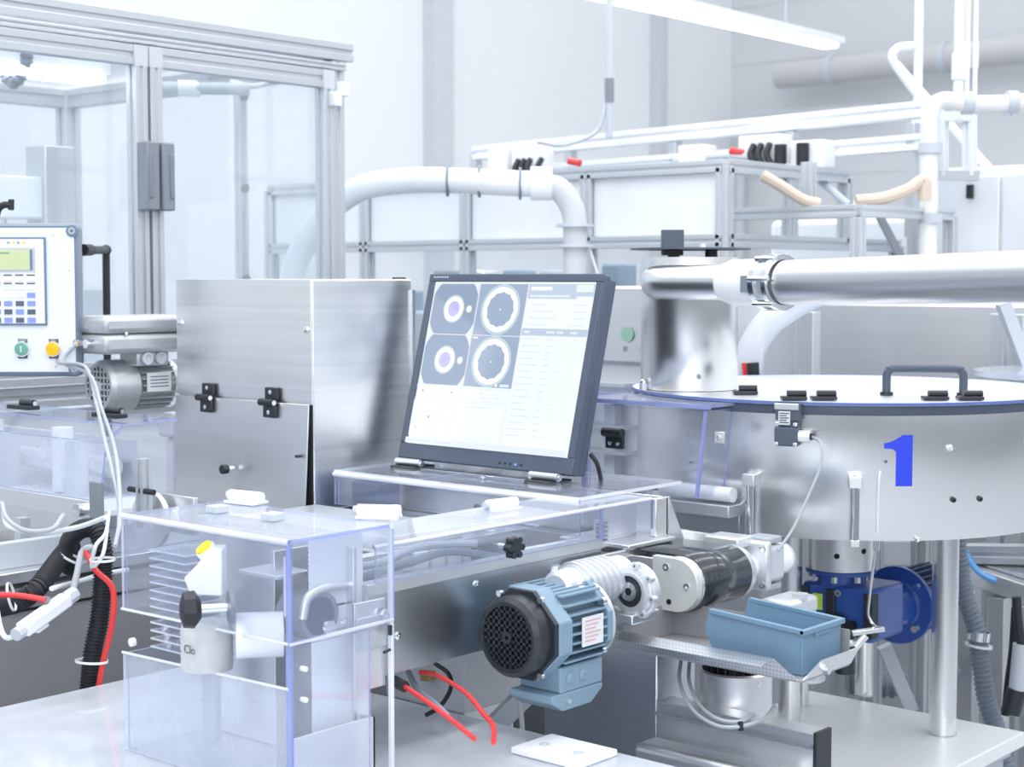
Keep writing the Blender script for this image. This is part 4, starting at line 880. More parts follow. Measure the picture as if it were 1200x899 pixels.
c2 = c+PR*.004+Z_*.024+PN*.0; nb = (-PR*.55+Z_*.75+PN*.3).normalized(); build(G().cyl(c2-nb*.004, c2+nb*.006, .014, n=24), 'collar', whitepl, dv); build(G().cyl(c2+nb*.006, c2+nb*.010, .0115, n=24), 'yellow_cap', yellow, dv)
st = thing('clear_bellows', 'stack of clear ribbed trays behind the left panel of the hood', 'tray stack', (1.307, 1.774, 0.937))
p = V((1.27, 1.77, 0.944)); 
for k in range(13):
    z = .928+k*.0115; build(G().sheet([(1.36, 1.78, z), (1.42, 1.78, z), (1.42, 1.862, z), (1.36, 1.862, z)], .0025, 0, 1), 'tray', [polyb, edgew], st)
build(G().box(1.425, 1.80, .79, 1.435, 1.83, 1.09), 'rear_upright', lgrey, st)

# ------------------------------------------------------------------ cables and machines seen below the conveyor
build(G().tube([(1.648, 1.61, 0.879), (1.65, 1.578, 0.879), (1.618, 1.493, 0.875), (1.597, 1.44, 0.859), (1.569, 1.397, 0.855), (1.509, 1.343, 0.857)], .0036), 'red_hose', red, label='red hose arching down from under the conveyor to the bench cover', cat='hose')
build(G().tube([(1.559, 1.56, 0.887), (1.546, 1.498, 0.876), (1.533, 1.438, 0.863), (1.493, 1.362, 0.862)], .0036), 'red_hose', red, label='straight red hose beside the hood with black fitting at its top', cat='hose')
build(G().cyl((1.567, 1.581, 0.886), (1.555, 1.549, 0.886), .008), 'hose_fitting', rubber, label='black fitting at the top of the straight red hose', cat='fitting')
build(G().tube([(1.637, 1.623, 0.879), (1.61, 1.577, 0.866), (1.554, 1.489, 0.872), (1.544, 1.455, 0.863)], .0045), 'grey_cable', hoseg, label='dark grey cable below the conveyor between the two red hoses', cat='cable')
build(G().tube([(1.771, 1.697, 0.855), (1.763, 1.661, 0.846), (1.75, 1.645, 0.828), (1.725, 1.643, 0.807), (1.697, 1.645, 0.799)], .0035), 'grey_cable', rubber, label='black cable loop in front of the beige control box', cat='cable')
d = thing('switch_box', 'beige control box with brass fitting below the conveyor beside the hood', 'control box', (1.834, 1.777, 0.73))
a, b = V((2.0, 2.001, 0.73)), V((2.0, 1.816, 0.761))
build(G().box(2.0, b.y+.03, .70, 2.2, a.y+.04, .895), 'box_body', machine, d, .004)
build(G().box(1.997, a.y-.11, .83, 2.0, a.y-.04, .875), 'cover_plate', lgrey, d, .001); build(G().bar((1.99, 1.934, 0.756), (1.99, 1.915, 0.759), .02, .016), 'brass_fitting', brass, d)
build(G().box(2.02, b.y+.05, 0, 2.15, a.y+.0, .70), 'pedestal', sheet, d)
d = thing('rear_cabinet', 'dark grey cabinet with aluminium uprights behind the blue grey motor', 'cabinet', (2.4, 2.0, 0))
build(G().box(2.36, 1.80, 0, 2.7, 2.5, .9), 'body', panelg, d, .002)
for u in ((2.33, 2.15, 0.642), (2.33, 2.081, 0.653)): build(G().profile((2.335, u[1], 0), (2.335, u[1], .92), .03), 'upright', alu, d, .001)
build(G().box(2.345, 1.82, .02, 2.36, 1.90, .88), 'door', greyp, d, .002)
build(G().bar((1.888, 1.715, 0.702), (1.961, 1.631, 0.814), .035, .03), 'diagonal_brace', alu, d)
build(G().tube([(1.816, 1.569, 0.83), (1.82, 1.565, 0.799), (1.822, 1.563, 0.759), (1.822, 1.563, 0.726)], .004), 'hanging_cable', greyh, d)
for y in (1.83,): build(G().cyl((2.30, y, 0), (2.30, y, .75), .022), 'steel_tube', sheet, d)

# ------------------------------------------------------------------ blue-grey motor
d = thing('blue_grey_motor', 'blue-grey electric motor with black fan cowl below the conveyor side', 'motor', (1.8, 1.47, .9))
c = V((1.682, 1.472, 0.944)); ca = V((c.x, 1.472, c.z)); R = .0585
fc = build(G().lathe(ca, X_, [(R-.014, .004), (R-.013, 0), (R-.008, 0), (R-.001, .006), (R, .042), (0, .044)], 48, cap=False), 'fan_cowl', dark, d)
build(G().lathe(ca+X_*.006, X_, [(R-.008, 0), (0, .001)], 32, cap=False), 'cowl_recess', hole, fc)
grille(fc, ca+X_*.003, X_, R-.012, 10, .0038, .003, dark); build(G().ring(ca-X_*.0008, X_, .003, .009, .004, 24), 'grille_hub', dark, fc)
def octa(x0, x1, r, m, nm, cut=.35, par=d, bev=.001):
    ps = []
    for sx, sz in ((1, 1), (-1, 1), (-1, -1), (1, -1)):
        q = [(sx*r, sz*r*cut), (sx*r*cut, sz*r)]
        if sx*sz < 0: q = q[::-1]
        ps += q
    return build(G().prism([ca+V((x0, y, z)) for y, z in ps], (x1-x0, 0, 0)), nm, m, par, bev)
octa(.030, .038, R*1.10, dark, 'cowl_flange'); octa(.038, .068, R*1.12, bluep, 'end_shield', bev=.002)
for y, z in ((.66, .93), (-.66, .93), (-.66, -.93), (.66, -.93)): build(G().cyl(ca+V((.026, y*R, z*R)), ca+V((.032, y*R, z*R)), .0048, n=12), 'cowl_screw', polished, d)
st_ = build(G().cyl(ca+X_*.066, ca+X_*.165, R*.80, n=32), 'stator', bluep, d)
for i in range(9):
    z = -R*.92+i*R*1.84/8
    w = math.sqrt(max(.0001, (R*1.05)**2-z*z*.55))
    build(G().box(ca.x+.066, ca.y-w, ca.z+z-.0017, ca.x+.155, ca.y+w*.6, ca.z+z+.0017), 'fin', bluep, st_, .0008)
for i in range(6):
    y = -R*.62+i*R*.3
    build(G().box(ca.x+.066, ca.y+y-.0017, ca.z, ca.x+.155, ca.y+y+.0017, ca.z+R*1.0), 'fin', bluep, st_, .0008)
octa(.155, .166, R*1.05, bluep, 'flange'); build(G().cyl(ca+X_*.166, ca+X_*.174, R*1.04, n=40), 'output_flange', cast, d)
for y, z in ((-.9, .62), (-.9, -.62), (-.2, 1.0)): build(G().cyl(ca+V((.148, y*R, z*R)), ca+V((.156, y*R, z*R)), .006, n=12), 'flange_bolt', polished, d)
npl = build(G().box(ca.x+.092, ca.y-R*1.09, ca.z-.020, ca.x+.140, ca.y-R*1.06, ca.z+.022), 'nameplate', label, d)
for k in range(6): build(G().box(ca.x+.098, ca.y-R*1.094, ca.z+.015-k*.0058, ca.x+.134-(k % 3)*.006, ca.y-R*1.09, ca.z+.0175-k*.0058), 'plate_text', redpale, npl)
tb = build(G().box(ca.x+.064, ca.y-.046, ca.z-.086, ca.x+.162, ca.y+.03, ca.z-.048), 'terminal_box', bluep, d, .003)
build(G().prism([ca+V((.045, -.046, -.086)), ca+V((.162, -.046, -.086)), ca+V((.162, -.046, -.094)), ca+V((.135, -.046, -.112)), ca+V((.07, -.046, -.112)), ca+V((.045, -.046, -.096))], (0, .08, 0)), 'box_lid', bluep, tb, .002)
for x in (.086, .116): build(G().lathe(ca+V((x, -.046, -.067)), -Y_, [(.010, 0), (.010, .001), (.008, .0012), (.006, .003), (0, .0035)], 20), 'blanking_plug', bluep, tb)
build(G().cyl(ca+V((.08, -.046, -.098)), ca+V((.08, -.050, -.098)), .004), 'lid_screw', polished, tb)

# ------------------------------------------------------------------ cast gearbox and cross belt
d = thing('cast_gearbox', 'bright cast aluminium gearbox with round bore, right above the blue-grey motor', 'gearbox', (1.98, 1.5, .93))
c = V((1.941, 1.44, 0.978)); 
build(G().cyl(c+V((-.10, .045, .012)), c+V((.02, .045, .012)), .034, n=28), 'worm_housing', cast, d)
build(G().lathe(c+V((-.135, .045, .014)), X_, [(.022, 0), (.028, .005), (.030, .04), (.024, .045)], 28), 'end_cap', cast, d)
for k in range(6): build(G().lathe(c+V((-.087+k*.014, .045, .013)), V((1, 0, .25)), [(.034, 0), (.0385, .001), (.0385, .0035), (.034, .0045)], 28), 'cooling_rib', cast, d)
build(G().lathe(c+V((-.004, 0, 0)), X_, [(.040, .0), (.042, .004), (.042, .012), (.030, .016)], 36), 'gear_housing', cast, d)
build(G().lathe(c+V((-.012, 0, 0)), X_, [(.033, .0), (.038, .003), (.038, .01)], 40), 'bearing_cover', cast, d)
build(G().ring(c+V((-.016, 0, 0)), X_, .024, .0285, .008, 36), 'bore_rim', alu, d); build(G().lathe(c+V((-.0135, 0, 0)), X_, [(.024, 0), (.0, .0005)], 32, cap=False), 'seal', rubber, d)
build(G().ring(c+V((-.017, 0, 0)), X_, .006, .0145, .006, 28), 'shaft_ring', polished, d); build(G().lathe(c+V((-.0145, 0, 0)), X_, [(.006, 0), (.0, .0005)], 6, cap=False), 'shaft_hole', hole, d)
for k in range(8):
    w = k*pi/4+.2; q = c+V((-.010, .040*math.cos(w), .040*math.sin(w)))
    build(G().ring(q-X_*.003, X_, .0022, .0055, .012, 14), 'bolt_boss', cast, d)
build(G().box(c.x-.02, c.y-.01, c.z-.05, c.x+.05, c.y+.055, c.z-.035), 'mounting_foot', satin, d, .002)
build(G().cyl(c+V((-.12, .02, .018)), c+V((-.12, .0, .018)), .006, n=6), 'fill_plug', polished, d)

ra = V((2.076, 1.453, 0.959)); rc = V((ra.x, 1.455, .965)); r = .043
d = thing('cross_conveyor', 'short black cross belt with round drum end in front of the round bowl', 'conveyor', (rc.x+.07, 1.6, .92))
g = G(); pts = []
x0, x1 = rc.x+.012, rc.x+.145
for i in range(17):
    w = -pi/2-pi*i/16; pts.append((rc.y+r*math.cos(w), rc.z-r*math.sin(w)*-1 if False else rc.z+r*math.sin(w)))
outer = [(1.90, rc.z-r)]+pts+[(1.90, rc.z+r)]
inner = [(y*1, z) for y, z in [(1.90, rc.z+r-.003)]+[(rc.y+(y-rc.y)*.93, rc.z+(z-rc.z)*.93) for y, z in pts[::-1]]+[(1.90, rc.z-r+.003)]]
ol = outer+inner; n = len(outer)
vs = [(x, y, z) for x in (x0, x1) for y, z in outer]
g.add(vs, [(i, i+1, n+i+1, n+i) for i in range(n-1)]); build(g, 'belt', belt, d).modifiers.new('thick', 'SOLIDIFY').thickness = .003
g = G().box(rc.x+.075, 1.45, rc.z+r+.0012, rc.x+.0765, 1.90, rc.z+r+.002); build(g, 'belt_seam', hole, d)
for xx in (rc.x+.052, rc.x+.085, rc.x+.12):
    g = G(); g.lathe((xx, rc.y, rc.z), X_, [(r+.0015, 0), (r+.0022, .001), (r+.0015, .002)], 40, cap=False); build(g, 'belt_ridge', belt, d)
build(G().cyl((rc.x+.010, rc.y, rc.z), (rc.x+.148, rc.y, rc.z), r-.004, n=40), 'drum', satin, d)
build(G().cyl((x1-.004, rc.y, rc.z), (x1+.016, rc.y, rc.z), r+.001, n=40), 'drum_ring', alu, d)
build(G().cyl((x0-.005, rc.y, rc.z), (x0+.012, rc.y, rc.z), r+.0015, n=40), 'drum_ring', steelv, d)
ps = [(rc.y+(r+.0)*math.cos(-pi/2-pi*i/14), rc.z+(r+.0)*math.sin(-pi/2-pi*i/14)) for i in range(15)]
ps = [(1.50, rc.z-r)]+ps+[(1.50, rc.z+r)]
ep = build(G().prism([(rc.x-.008, y, z) for y, z in ps], (.015, 0, 0)), 'end_plate', mat('cream_plate', (.70, .72, .70), .3, .35, .05), d, .001)
for q in ((rc.y-.022, rc.z+.0), (rc.y+.018, rc.z+.027)): build(G().ring((rc.x-.0095, *q), X_, .0025, .006, .002, 18), 'plate_screw', polished, ep)
build(G().cyl((rc.x-.009, rc.y+.012, rc.z-.028), (rc.x-.006, rc.y+.012, rc.z-.028), .0045), 'plate_hole', hole, ep)
build(G().box(rc.x, 1.50, rc.z-r+.004, rc.x+.006, 1.90, rc.z+r-.006), 'side_rail', satin, d, .001); build(G().box(rc.x+.145, 1.50, rc.z-r, rc.x+.151, 1.90, rc.z+r-.006), 'side_rail', satin, d, .001)
d = thing('drive_gear', 'white and grey angle drive with round end cap at the right of the cross belt', 'gearbox', (rc.x+.22, rc.y, .92))
qx = x1+.018
build(G().lathe((qx, rc.y, rc.z), X_, [(.028, 0), (.030, .004), (.027, .02), (.020, .045)], 32), 'neck', whitepl, d)
build(G().box(qx+.045, rc.y-.035, rc.z-.038, qx+.062, rc.y+.045, rc.z+.045), 'flange_plate', cast, d, .005)
build(G().box(qx+.062, rc.y-.028, rc.z-.028, qx+.115, rc.y+.035, rc.z+.034), 'gear_body', lgrey, d, .008)
build(G().lathe((qx+.115, rc.y, rc.z+.002), X_, [(.024, 0), (.0265, .014), (.0265, .034), (.023, .040), (.010, .041)], 32), 'end_cap', whitepl, d)
build(G().ring((qx+.144, rc.y, rc.z+.002), X_, .026, .0275, .004, 32), 'cap_groove', lgrey, d)
for z in (.044, -.036): build(G().box(qx+.068, rc.y-.024, rc.z+z-.007, qx+.11, rc.y+.024, rc.z+z+.004), 'clamp_block', greyh, d, .003)
build(G().box(qx+.01, rc.y+.0, rc.z+.034, qx+.06, rc.y+.07, rc.z+.052), 'bracket', cast, d, .004)
screws(d, [(qx+.045, rc.y-.026, rc.z-.028), (qx+.045, rc.y-.026, rc.z+.034)], -X_, .006)
d = thing('white_valve_block', 'white cast block behind the blue bin', 'valve', (2.26, 1.363, 0.915))
p = V((2.278, 1.373, 0.912)); build(G().ob(p, X_, (.09, .06, .03)), 'block_body', cast, d, .008)
build(G().cyl(p+V((0, -.02, .012)), p+V((0, -.02, .022)), .014, n=6), 'cap', cast, d); build(G().bar(p-Z_*.02, p-Z_*.09, .02, .02), 'stem', satin, d)

# ------------------------------------------------------------------ chute with bin
tx, ty = 1.966, 1.165
d = thing('chute_tray', 'stainless tray with diamond textured side under the cross belt, holding the blue bin', 'tray', (2.02, 1.3, .87))
diam = mat('diamond_sheet', (.62, .65, .69), .35, 1)
nt = diam.node_tree; bp = nt.nodes.new('ShaderNodeBump'); bp.inputs['Distance'].default_value = .002; bp.inputs['Strength'].default_value = .5
tc = nt.nodes.new('ShaderNodeTexCoord'); mp = nt.nodes.new('ShaderNodeMapping'); mp.inputs['Rotation'].default_value = (math.radians(45), 0, 0); mp.inputs['Scale'].default_value = (1, 1, 1)
wv1 = nt.nodes.new('ShaderNodeTexChecker'); wv1.inputs['Scale'].default_value = 240
nt.links.new(tc.outputs['Object'], mp.inputs[0]); nt.links.new(mp.outputs[0], wv1.inputs[0]); nt.links.new(wv1.outputs['Fac'], bp.inputs['Height']); nt.links.new(bp.outputs[0], nt.nodes['Principled BSDF'].inputs['Normal'])
mixc = nt.nodes.new('ShaderNodeMixRGB'); mixc.inputs[1].default_value = (.52, .54, .58, 1); mixc.inputs[2].default_value = (.68, .71, .75, 1); nt.links.new(wv1.outputs['Fac'], mixc.inputs[0]); nt.links.new(mixc.outputs[0], nt.nodes['Principled BSDF'].inputs['Base Color'])
build(G().box(tx, ty, .876, 2.105, 1.50, .8785), 'floor_plate', panelg, d)
build(G().prism([(tx, 1.50, .879), (tx, ty+.004, .879), (tx, ty+.045, .905), (tx, 1.50, .905)], (-.002, 0, 0)), 'left_wall', diam, d)
build(G().prism([(tx-.002, 1.50, .905), (tx-.002, ty+.045, .905), (tx-.034, ty+.045, .899), (tx-.034, 1.50, .899)], (0, 0, -.002)), 'outer_lip', diam, d)
build(G().prism([(tx+.004, ty, .879), (2.105, ty, .879), (2.118, ty-.008, .903), (tx+.040, ty-.008, .903)], (0, -.002, 0)), 'end_wall', satin, d)
build(G().box(2.103, ty, .879, 2.105, 1.50, .93), 'right_wall', panelg, d); build(G().box(tx+.0, 1.48, .879, 2.105, 1.482, .93), 'rear_wall', panelg, d)
build(G().tube([(2.02, 1.22, .874), (2.04, 1.20, .862), (2.07, 1.20, .855), (2.12, 1.22, .845)], .006), 'support_arm', satin, d)
build(G().cyl((2.025, ty-.012, .885), (2.025, ty-.004, .885), .006), 'bolt', polished, d)
d = thing('blue_bin', 'pale blue open front storage bin sitting in the steel tray', 'bin', (2.04, 1.26, .879))
b0x, b1x, f0, f1, bz, bt = 1.988, 2.098, 1.176, 1.345, .8795, .945
th = .003
build(G().prism([(b0x+.004, f0+.004, bz), (b0x+.004, f1-.02, bz), (b0x, f1+.0, bt-.022), (b0x, f1-.008, bt+.010), (b0x, f0, bt)], (th, 0, 0)), 'left_side', binm, d, .0012)
build(G().prism([(b1x-.004, f0+.004, bz), (b1x-.004, f1-.02, bz), (b1x, f1+.0, bt-.022), (b1x, f1-.008, bt+.010), (b1x, f0, bt)], (-th, 0, 0)), 'right_side', binm, d, .0012)
build(G().box(b0x, f0, bz, b1x, f0+th, bt), 'back_wall', binm, d, .0012); build(G().box(b0x+.004, f0+th, bz, b1x-.004, f1-.02, bz+th), 'bottom', binm, d)
build(G().prism([(b0x+.004, f1-.02, bz), (b0x+.004, f1-.001, bt-.024), (b0x+.004, f1-.004, bt-.024), (b0x+.004, f1-.023, bz)], (b1x-b0x-.008, 0, 0)), 'front_lip', binm, d)
build(G().prism([(b0x-.004, f0-.004, bt-.005), (b0x-.004, f1-.01, bt+.005), (b0x-.004, f1-.01, bt+.012), (b0x-.004, f0-.004, bt+.002)], (.008, 0, 0)), 'rim', binm, d, .001)
build(G().prism([(b1x+.004, f0-.004, bt-.005), (b1x+.004, f1-.01, bt+.005), (b1x+.004, f1-.01, bt+.012), (b1x+.004, f0-.004, bt+.002)], (-.008, 0, 0)), 'rim', binm, d, .001)
build(G().box(b0x-.004, f0-.005, bt-.006, b1x+.004, f0+.003, bt+.002), 'rim', binm, d, .001)
build(G().box(b0x+.03, f0-.003, bt-.012, b1x-.03, f0, bt-.006), 'label_ledge', binm, d)
c = V((2.119, 1.373, 0.845)); cz = V((c.x+.02, c.y, 0))
d = thing('can_motor', 'upright motor in a round aluminium can hanging under the steel tray', 'motor', (c.x, c.y, .755))
build(G().lathe((c.x, c.y, .758), Z_, [(.050, 0), (.057, .008), (.057, .075), (.054, .078), (.054, .070)], 40), 'can', satin, d)
co = build(G().cyl((c.x, c.y, .80), (c.x, c.y, .872), .040), 'stator', rubber, d)
for k in range(24):
    w = k*pi/12; dv_ = V((math.cos(w), math.sin(w), 0)); build(G().ob(V((c.x, c.y, .852))+dv_*.045, dv_, (.014, .0022, .040)), 'fin', rubber, co)
screws(d, [V((c.x, c.y, .822))+V((-.018, -.054, 0))], (-.3, -.95, 0), .004)
for lab, pts in (('outer grey cable looping under the round motor can', [(2.062, 1.439, 0.847), (1.995, 1.394, 0.833), (1.942, 1.333, 0.812), (1.898, 1.261, 0.811), (1.905, 1.223, 0.816), (1.959, 1.221, 0.816), (2.004, 1.231, 0.823)]), ('inner grey cable looping under the round motor can', [(2.087, 1.44, 0.842), (2.005, 1.383, 0.833), (1.957, 1.331, 0.817), (1.916, 1.271, 0.815), (1.919, 1.237, 0.817), (1.967, 1.243, 0.816)])):
    build(G().tube(pts, .003), 'loop_cable', greyh, label=lab, cat='cable')
build(G().cyl((1.903, 1.225, 0.822), (1.904, 1.224, 0.81), .004), 'black_tie', rubber, label='small black tie on the cable loop', cat='cable tie')
d = thing('capped_rail', 'aluminium rail with black end cap at the bottom centre right', 'rail', (2.04, 1.4, .70))
build(G().box(2.026, 1.178, .725, 2.066, 1.46, .787), 'rail_body', satin, d, .001); build(G().box(2.024, 1.172, .722, 2.068, 1.178, .789), 'end_cap', dark, d, .001)
build(G().box(2.020, 1.178, .765, 2.026, 1.46, .770), 'groove', greyp, d)
build(G().box(1.96, 1.20, .60, 2.02, 1.46, .735), 'carriage', satin, d, .012)
for z in (.68,): build(G().ring((1.99, 1.198, .705), -Y_, .008, .014, .004, 20), 'carriage_bearing', polished, d)
build(G().box(1.99, 1.25, 0, 2.03, 1.40, .60), 'rail_stand', sheet, d)

# ------------------------------------------------------------------ round bowl with lid on its platform
tc_ = V((2.85, 1.60, 0)); R = .41; z0, z1 = .990, 1.232
d = thing('feeder_bowl', 'large round stainless feeder bowl with flat lid, marked with a blue 1', 'bowl', (2.85, 1.60, .55)); BOWL = d
build(G().lathe(tc_+Z_*z0, Z_, [(R-.02, .002), (R-.001, 0), (R, .002), (R, z1-z0-.012), (R-.002, z1-z0-.010)], 128), 'drum', steelv, d)
build(G().lathe(tc_+Z_*(z1-.013), Z_, [(R-.01, -.008), (R+.005, -.008), (R+.007, .0), (R+.005, .009), (R-.01, .009)], 128), 'rim_seal', bezel, d)
build(G().lathe(tc_+Z_*(z1-.004), Z_, [(R+.010, 0), (R+.010, .005)], 128), 'lid', [satin], d)
build(G().ring(tc_+Z_*(z1-.0035), Z_, R+.0095, R+.0125, .0052, 128), 'lid_edge', mat('blue_lid_edge', (.13, .20, .50), .25), d)
# blue number
g = G(); R1 = R+.0006
A0 = math.atan2(1.304-1.6, 2.566-2.85); A1 = math.atan2(1.34-1.6, 2.533-2.85)
def ang(px): 
    a0 = math.atan2(1.34-1.6, 2.533-2.85); a1 = math.atan2(1.303-1.6, 2.567-2.85)
    return a0+(a1-a0)*(px-545)/(677-545)
zt, zb = 1.177, 1.087
zz = lambda py: zt+(zb-zt)*(py-240)/240
colsn = [((545, 278, 303), (560, 276, 303)), ((560, 276, 303), (575, 272, 304)), ((575, 272, 304), (590, 265, 309)), ((590, 265, 309), (600, 259, 320)), ((600, 259, 480), (615, 250, 480)), ((615, 250, 480), (630, 240, 480)), ((630, 240, 480), (645, 240, 480)), ((645, 240, 480), (661, 240, 480)), ((661, 240, 480), (677, 240, 480))]
for a, b in colsn:
    q = []
    for (x, t) in ((a[0], a[1]), (b[0], b[1]), (b[0], b[2]), (a[0], a[2])):
        w = ang(x); q.append((2.85+R1*math.cos(w), 1.6+R1*math.sin(w), zz(t)))
    g.add(q, [(3, 2, 1, 0)])
build(g, 'number_one', num, d, label='bright blue numeral 1')
def onb(u, v_, dr=0): pass
def bowl_pt(p, out=0):
    p = V(p); w = math.atan2(p.y-1.6, p.x-2.85); n = V((math.cos(w), math.sin(w), 0)); return V((2.85, 1.6, p.z))+n*(R+out), n
for p, rr, m_ in (((2.639, 1.248, 1.213), .0022, greyp), ((2.621, 1.26, 1.153), .006, polished), ((2.628, 1.255, 1.061), .005, dark), ((2.677, 1.228, 1.06), .005, dark), ((2.535, 1.338, 1.131), .003, greyp), ((2.575, 1.296, 0.993), .005, polished), ((2.446, 1.668, 1.11), .002, dark), ((2.45, 1.69, 1.11), .002, dark)):
    q, n = bowl_pt(p); build(G().lathe(q-n*.001, n, [(rr, 0), (rr, .004), (rr*.5, .006), (rr*.45, .003)], 12), 'stud', m_, d)
# clamps standing in front of the drum
for p, q in (((2.487, 1.369, 1.099), (2.488, 1.368, 0.984)), ((2.423, 1.549, 1.095), (2.423, 1.548, 0.957))):
    a, n = bowl_pt(p, .012); b, _ = bowl_pt(q, .012)
    b = V((a.x, a.y, b.z)); cl_ = build(G().cyl(b, a, .008, n=20), 'clamp_rod', polished, d)
    tt = n.cross(Z_); build(G().ob(a-Z_*.004-n*.003, tt, (.024, .022, .022)), 'clamp_head', satin, cl_, .002); build(G().ob(b+Z_*.004, tt, (.016, .016, .012)), 'clamp_foot', satin, cl_, .001)
    build(G().cyl(a+tt*.002, a+Z_*.008, .004), 'head_screw', polished, cl_)
# lid handle and hinges
zl = z1+.0012
def lidp(u_, dd):
    x = math.cos(math.radians(41))*dd+(u_-600)/1880*dd*math.sin(math.radians(41)); y = math.sin(math.radians(41))*dd-(u_-600)/1880*dd*math.cos(math.radians(41)); return V((x, y, zl))
a, b = lidp(1040, 2.98), lidp(1130, 2.96)
h = build(G().tube([a, a+Z_*.036, a+Z_*.046+(b-a)*.035, a+Z_*.050+(b-a)*.12, b+Z_*.050-(b-a)*.12, b+Z_*.046-(b-a)*.035, b+Z_*.036, b], .0078, 12, k=4), 'lid_handle', bezel, d)
for q in (a, b): build(G().cyl(q, q+Z_*.006, .012), 'handle_foot', dark, h)
for u_ in (931, 966, 1097, 1138, 874):
    c = lidp(u_, 2.86 if u_ > 900 else 3.0)
    h = build(G().ob(c+Z_*.004, PR, (.044, .030, .006)), 'lid_hinge', dark, d, .001)
    build(G().cyl(c+PR*-.012+Z_*.011, c+PR*.022+Z_*.011, .0065, n=16), 'hinge_knuckle', dark, h)
    build(G().cyl(c+PR*.0221+Z_*.011, c+PR*.0235+Z_*.011, .004), 'pin', polished, h)
for u_ in (750,):
    c = bowl_pt((2.527, 1.852, 1.222), .004)[0]; c.z = z1; build(G().cyl(c-Z_*.02, c+Z_*.014, .008), 'lid_clip', cast, d); build(G().sph(c+Z_*.016, .007, n=10), 'clip_ball', polished, d)
# hopper tube
d = thing('hopper_tube', 'polished steel cylinder standing on the bowl lid with a flat round cap', 'hopper', (2.614, 1.81, 1.235))
hc = V((2.615, 1.81, 0)); 
build(G().lathe(hc+Z_*(zl+.001), Z_, [(.094, 0), (.095, .002), (.095, .257), (.092, .257)], 96, cap=True), 'tube_wall', steelv, d)
cap_ = build(G().lathe(hc+Z_*1.506, Z_, [(.118, 0), (.118, .003)], 64), 'cap_disc', switchm, d)
build(G().ob(hc+V((-.06, -.0, 1.526)), PR, (.042, .03, .036)), 'sensor_block', switchm, cap_, .001)
build(G().ob(hc+V((-.06, -.0, 1.500)), PR, (.040, .026, .010)), 'sensor_foot', rubber, cap_)
build(G().cyl(hc+V((.0, -.05, 1.492)), hc+V((0, -.05, 1.506)), .012), 'spacer', rubber, cap_); build(G().cyl(hc+V((.03, .06, 1.492)), hc+V((.03, .06, 1.506)), .012), 'spacer', rubber, cap_)
build(G().cyl(hc+V((-.0, -.03, 1.509)), hc+V((0, -.03, 1.518)), .006), 'stud', whitepl, cap_)
build(G().cyl(hc+V((-.066, -.068, 1.262)), hc+V((-.069, -.071, 1.262)), .004), 'rivet', greyp, d)
# transfer pipe
d = thing('transfer_pipe', 'satin steel transfer pipe with white sleeve running from hopper to right edge', 'pipe', (2.5, 1.5, 1.4))
e0 = V((2.512, 1.78, 1.443)); e1 = V((2.50, 1.52, 1.443)); e2 = V((2.38, .90, 1.457))
pd = (e2-e1).normalized()
build(G().tube([hc+V((-.07, .02, 1.443)), V((2.528, 1.824, 1.443)), V((2.512, 1.812, 1.443)), V((2.504, 1.785, 1.443)), V((2.505, 1.75, 1.443)), V((2.507, 1.70, 1.443)), V((2.507, 1.66, 1.443))], .033, 32, k=5), 'elbow', polish2, d)
build(G().lathe(V((2.507, 1.66, 1.443)), -Y_, [(.034, 0), (.042, .022), (.043, .10)], 40), 'sleeve', whitepl, d)
build(G().lathe(e1, pd, [(.0405, 0), (.0405, .95)], 48), 'pipe_wall', pipes, d)
cg = build(G().ring(V((2.503, 1.565, 1.443)), pd, .043, .050, .012, 48), 'clamp_band', polished, d); build(G().ring(V((2.500, 1.535, 1.443)), pd, .041, .0505, .010, 48), 'clamp_band', polished, d)
build(G().ring(V((2.503, 1.56, 1.443)), pd, .042, .046, .03, 48), 'gasket', alu, d)
for w in (0.3, 1.2, 2.1, 3.0, 4.0, 5.0):
    q = V((2.50, 1.548, 1.443))+V((math.cos(w)*.05, 0, math.sin(w)*.05)); build(G().cyl(q+Y_*.022, q-Y_*.020, .0045, n=8), 'clamp_screw', polished, cg)
build(G().box(2.456, 1.575, 1.425, 2.462, 1.590, 1.455), 'clamp_latch', hoseg, cg)
# safety switch
d = thing('safety_switch', 'dark grey safety switch with white cable gland on the bowl rim', 'switch', (2.448, 1.479, 1.159))
q, n = bowl_pt((2.456, 1.485, 1.196), .0); t = Z_.cross(n); 
if t.dot(PR) < 0: t = -t
zc = q.z
def sb(x0, z0_, x1, z1_, n0, n1, nm, m_, par=d, bev=.001): return build(G().ob(q+t*((x0+x1)/2)+n*((n0+n1)/2)+Z_*((z0_+z1_)/2), t, (x1-x0, n1-n0, z1_-z0_)), nm, m_, par, bev)
sb(-.018, .006, .026, .036, .008, .028, 'switch_head', switchm); sb(-.020, .024, .024, .036, .010, .031, 'actuator_cover', alu, bev=.002)
sb(-.013, -.006, .022, .010, .002, .024, 'switch_neck', switchm)
sb(-.020, -.040, .022, -.006, .002, .028, 'switch_body', switchm, bev=.003)
lb = sb(-.012, -.002, .009, .022, .0282, .0288, 'type_label', label)
for k in range(5): sb(-.010, .017-k*.004, .007-(k % 2)*.004, .019-k*.004, .0289, .0292, 'label_text', inkd, lb, 0)
for x, z in ((-.016, -.036), (.018, -.036), (.018, -.001), (-.016, .0)): build(G().lathe(q+t*x+n*.028+Z_*z, n, [(.0038, 0), (.0038, .0015), (.002, .002)], 12), 'screw', polished, d)
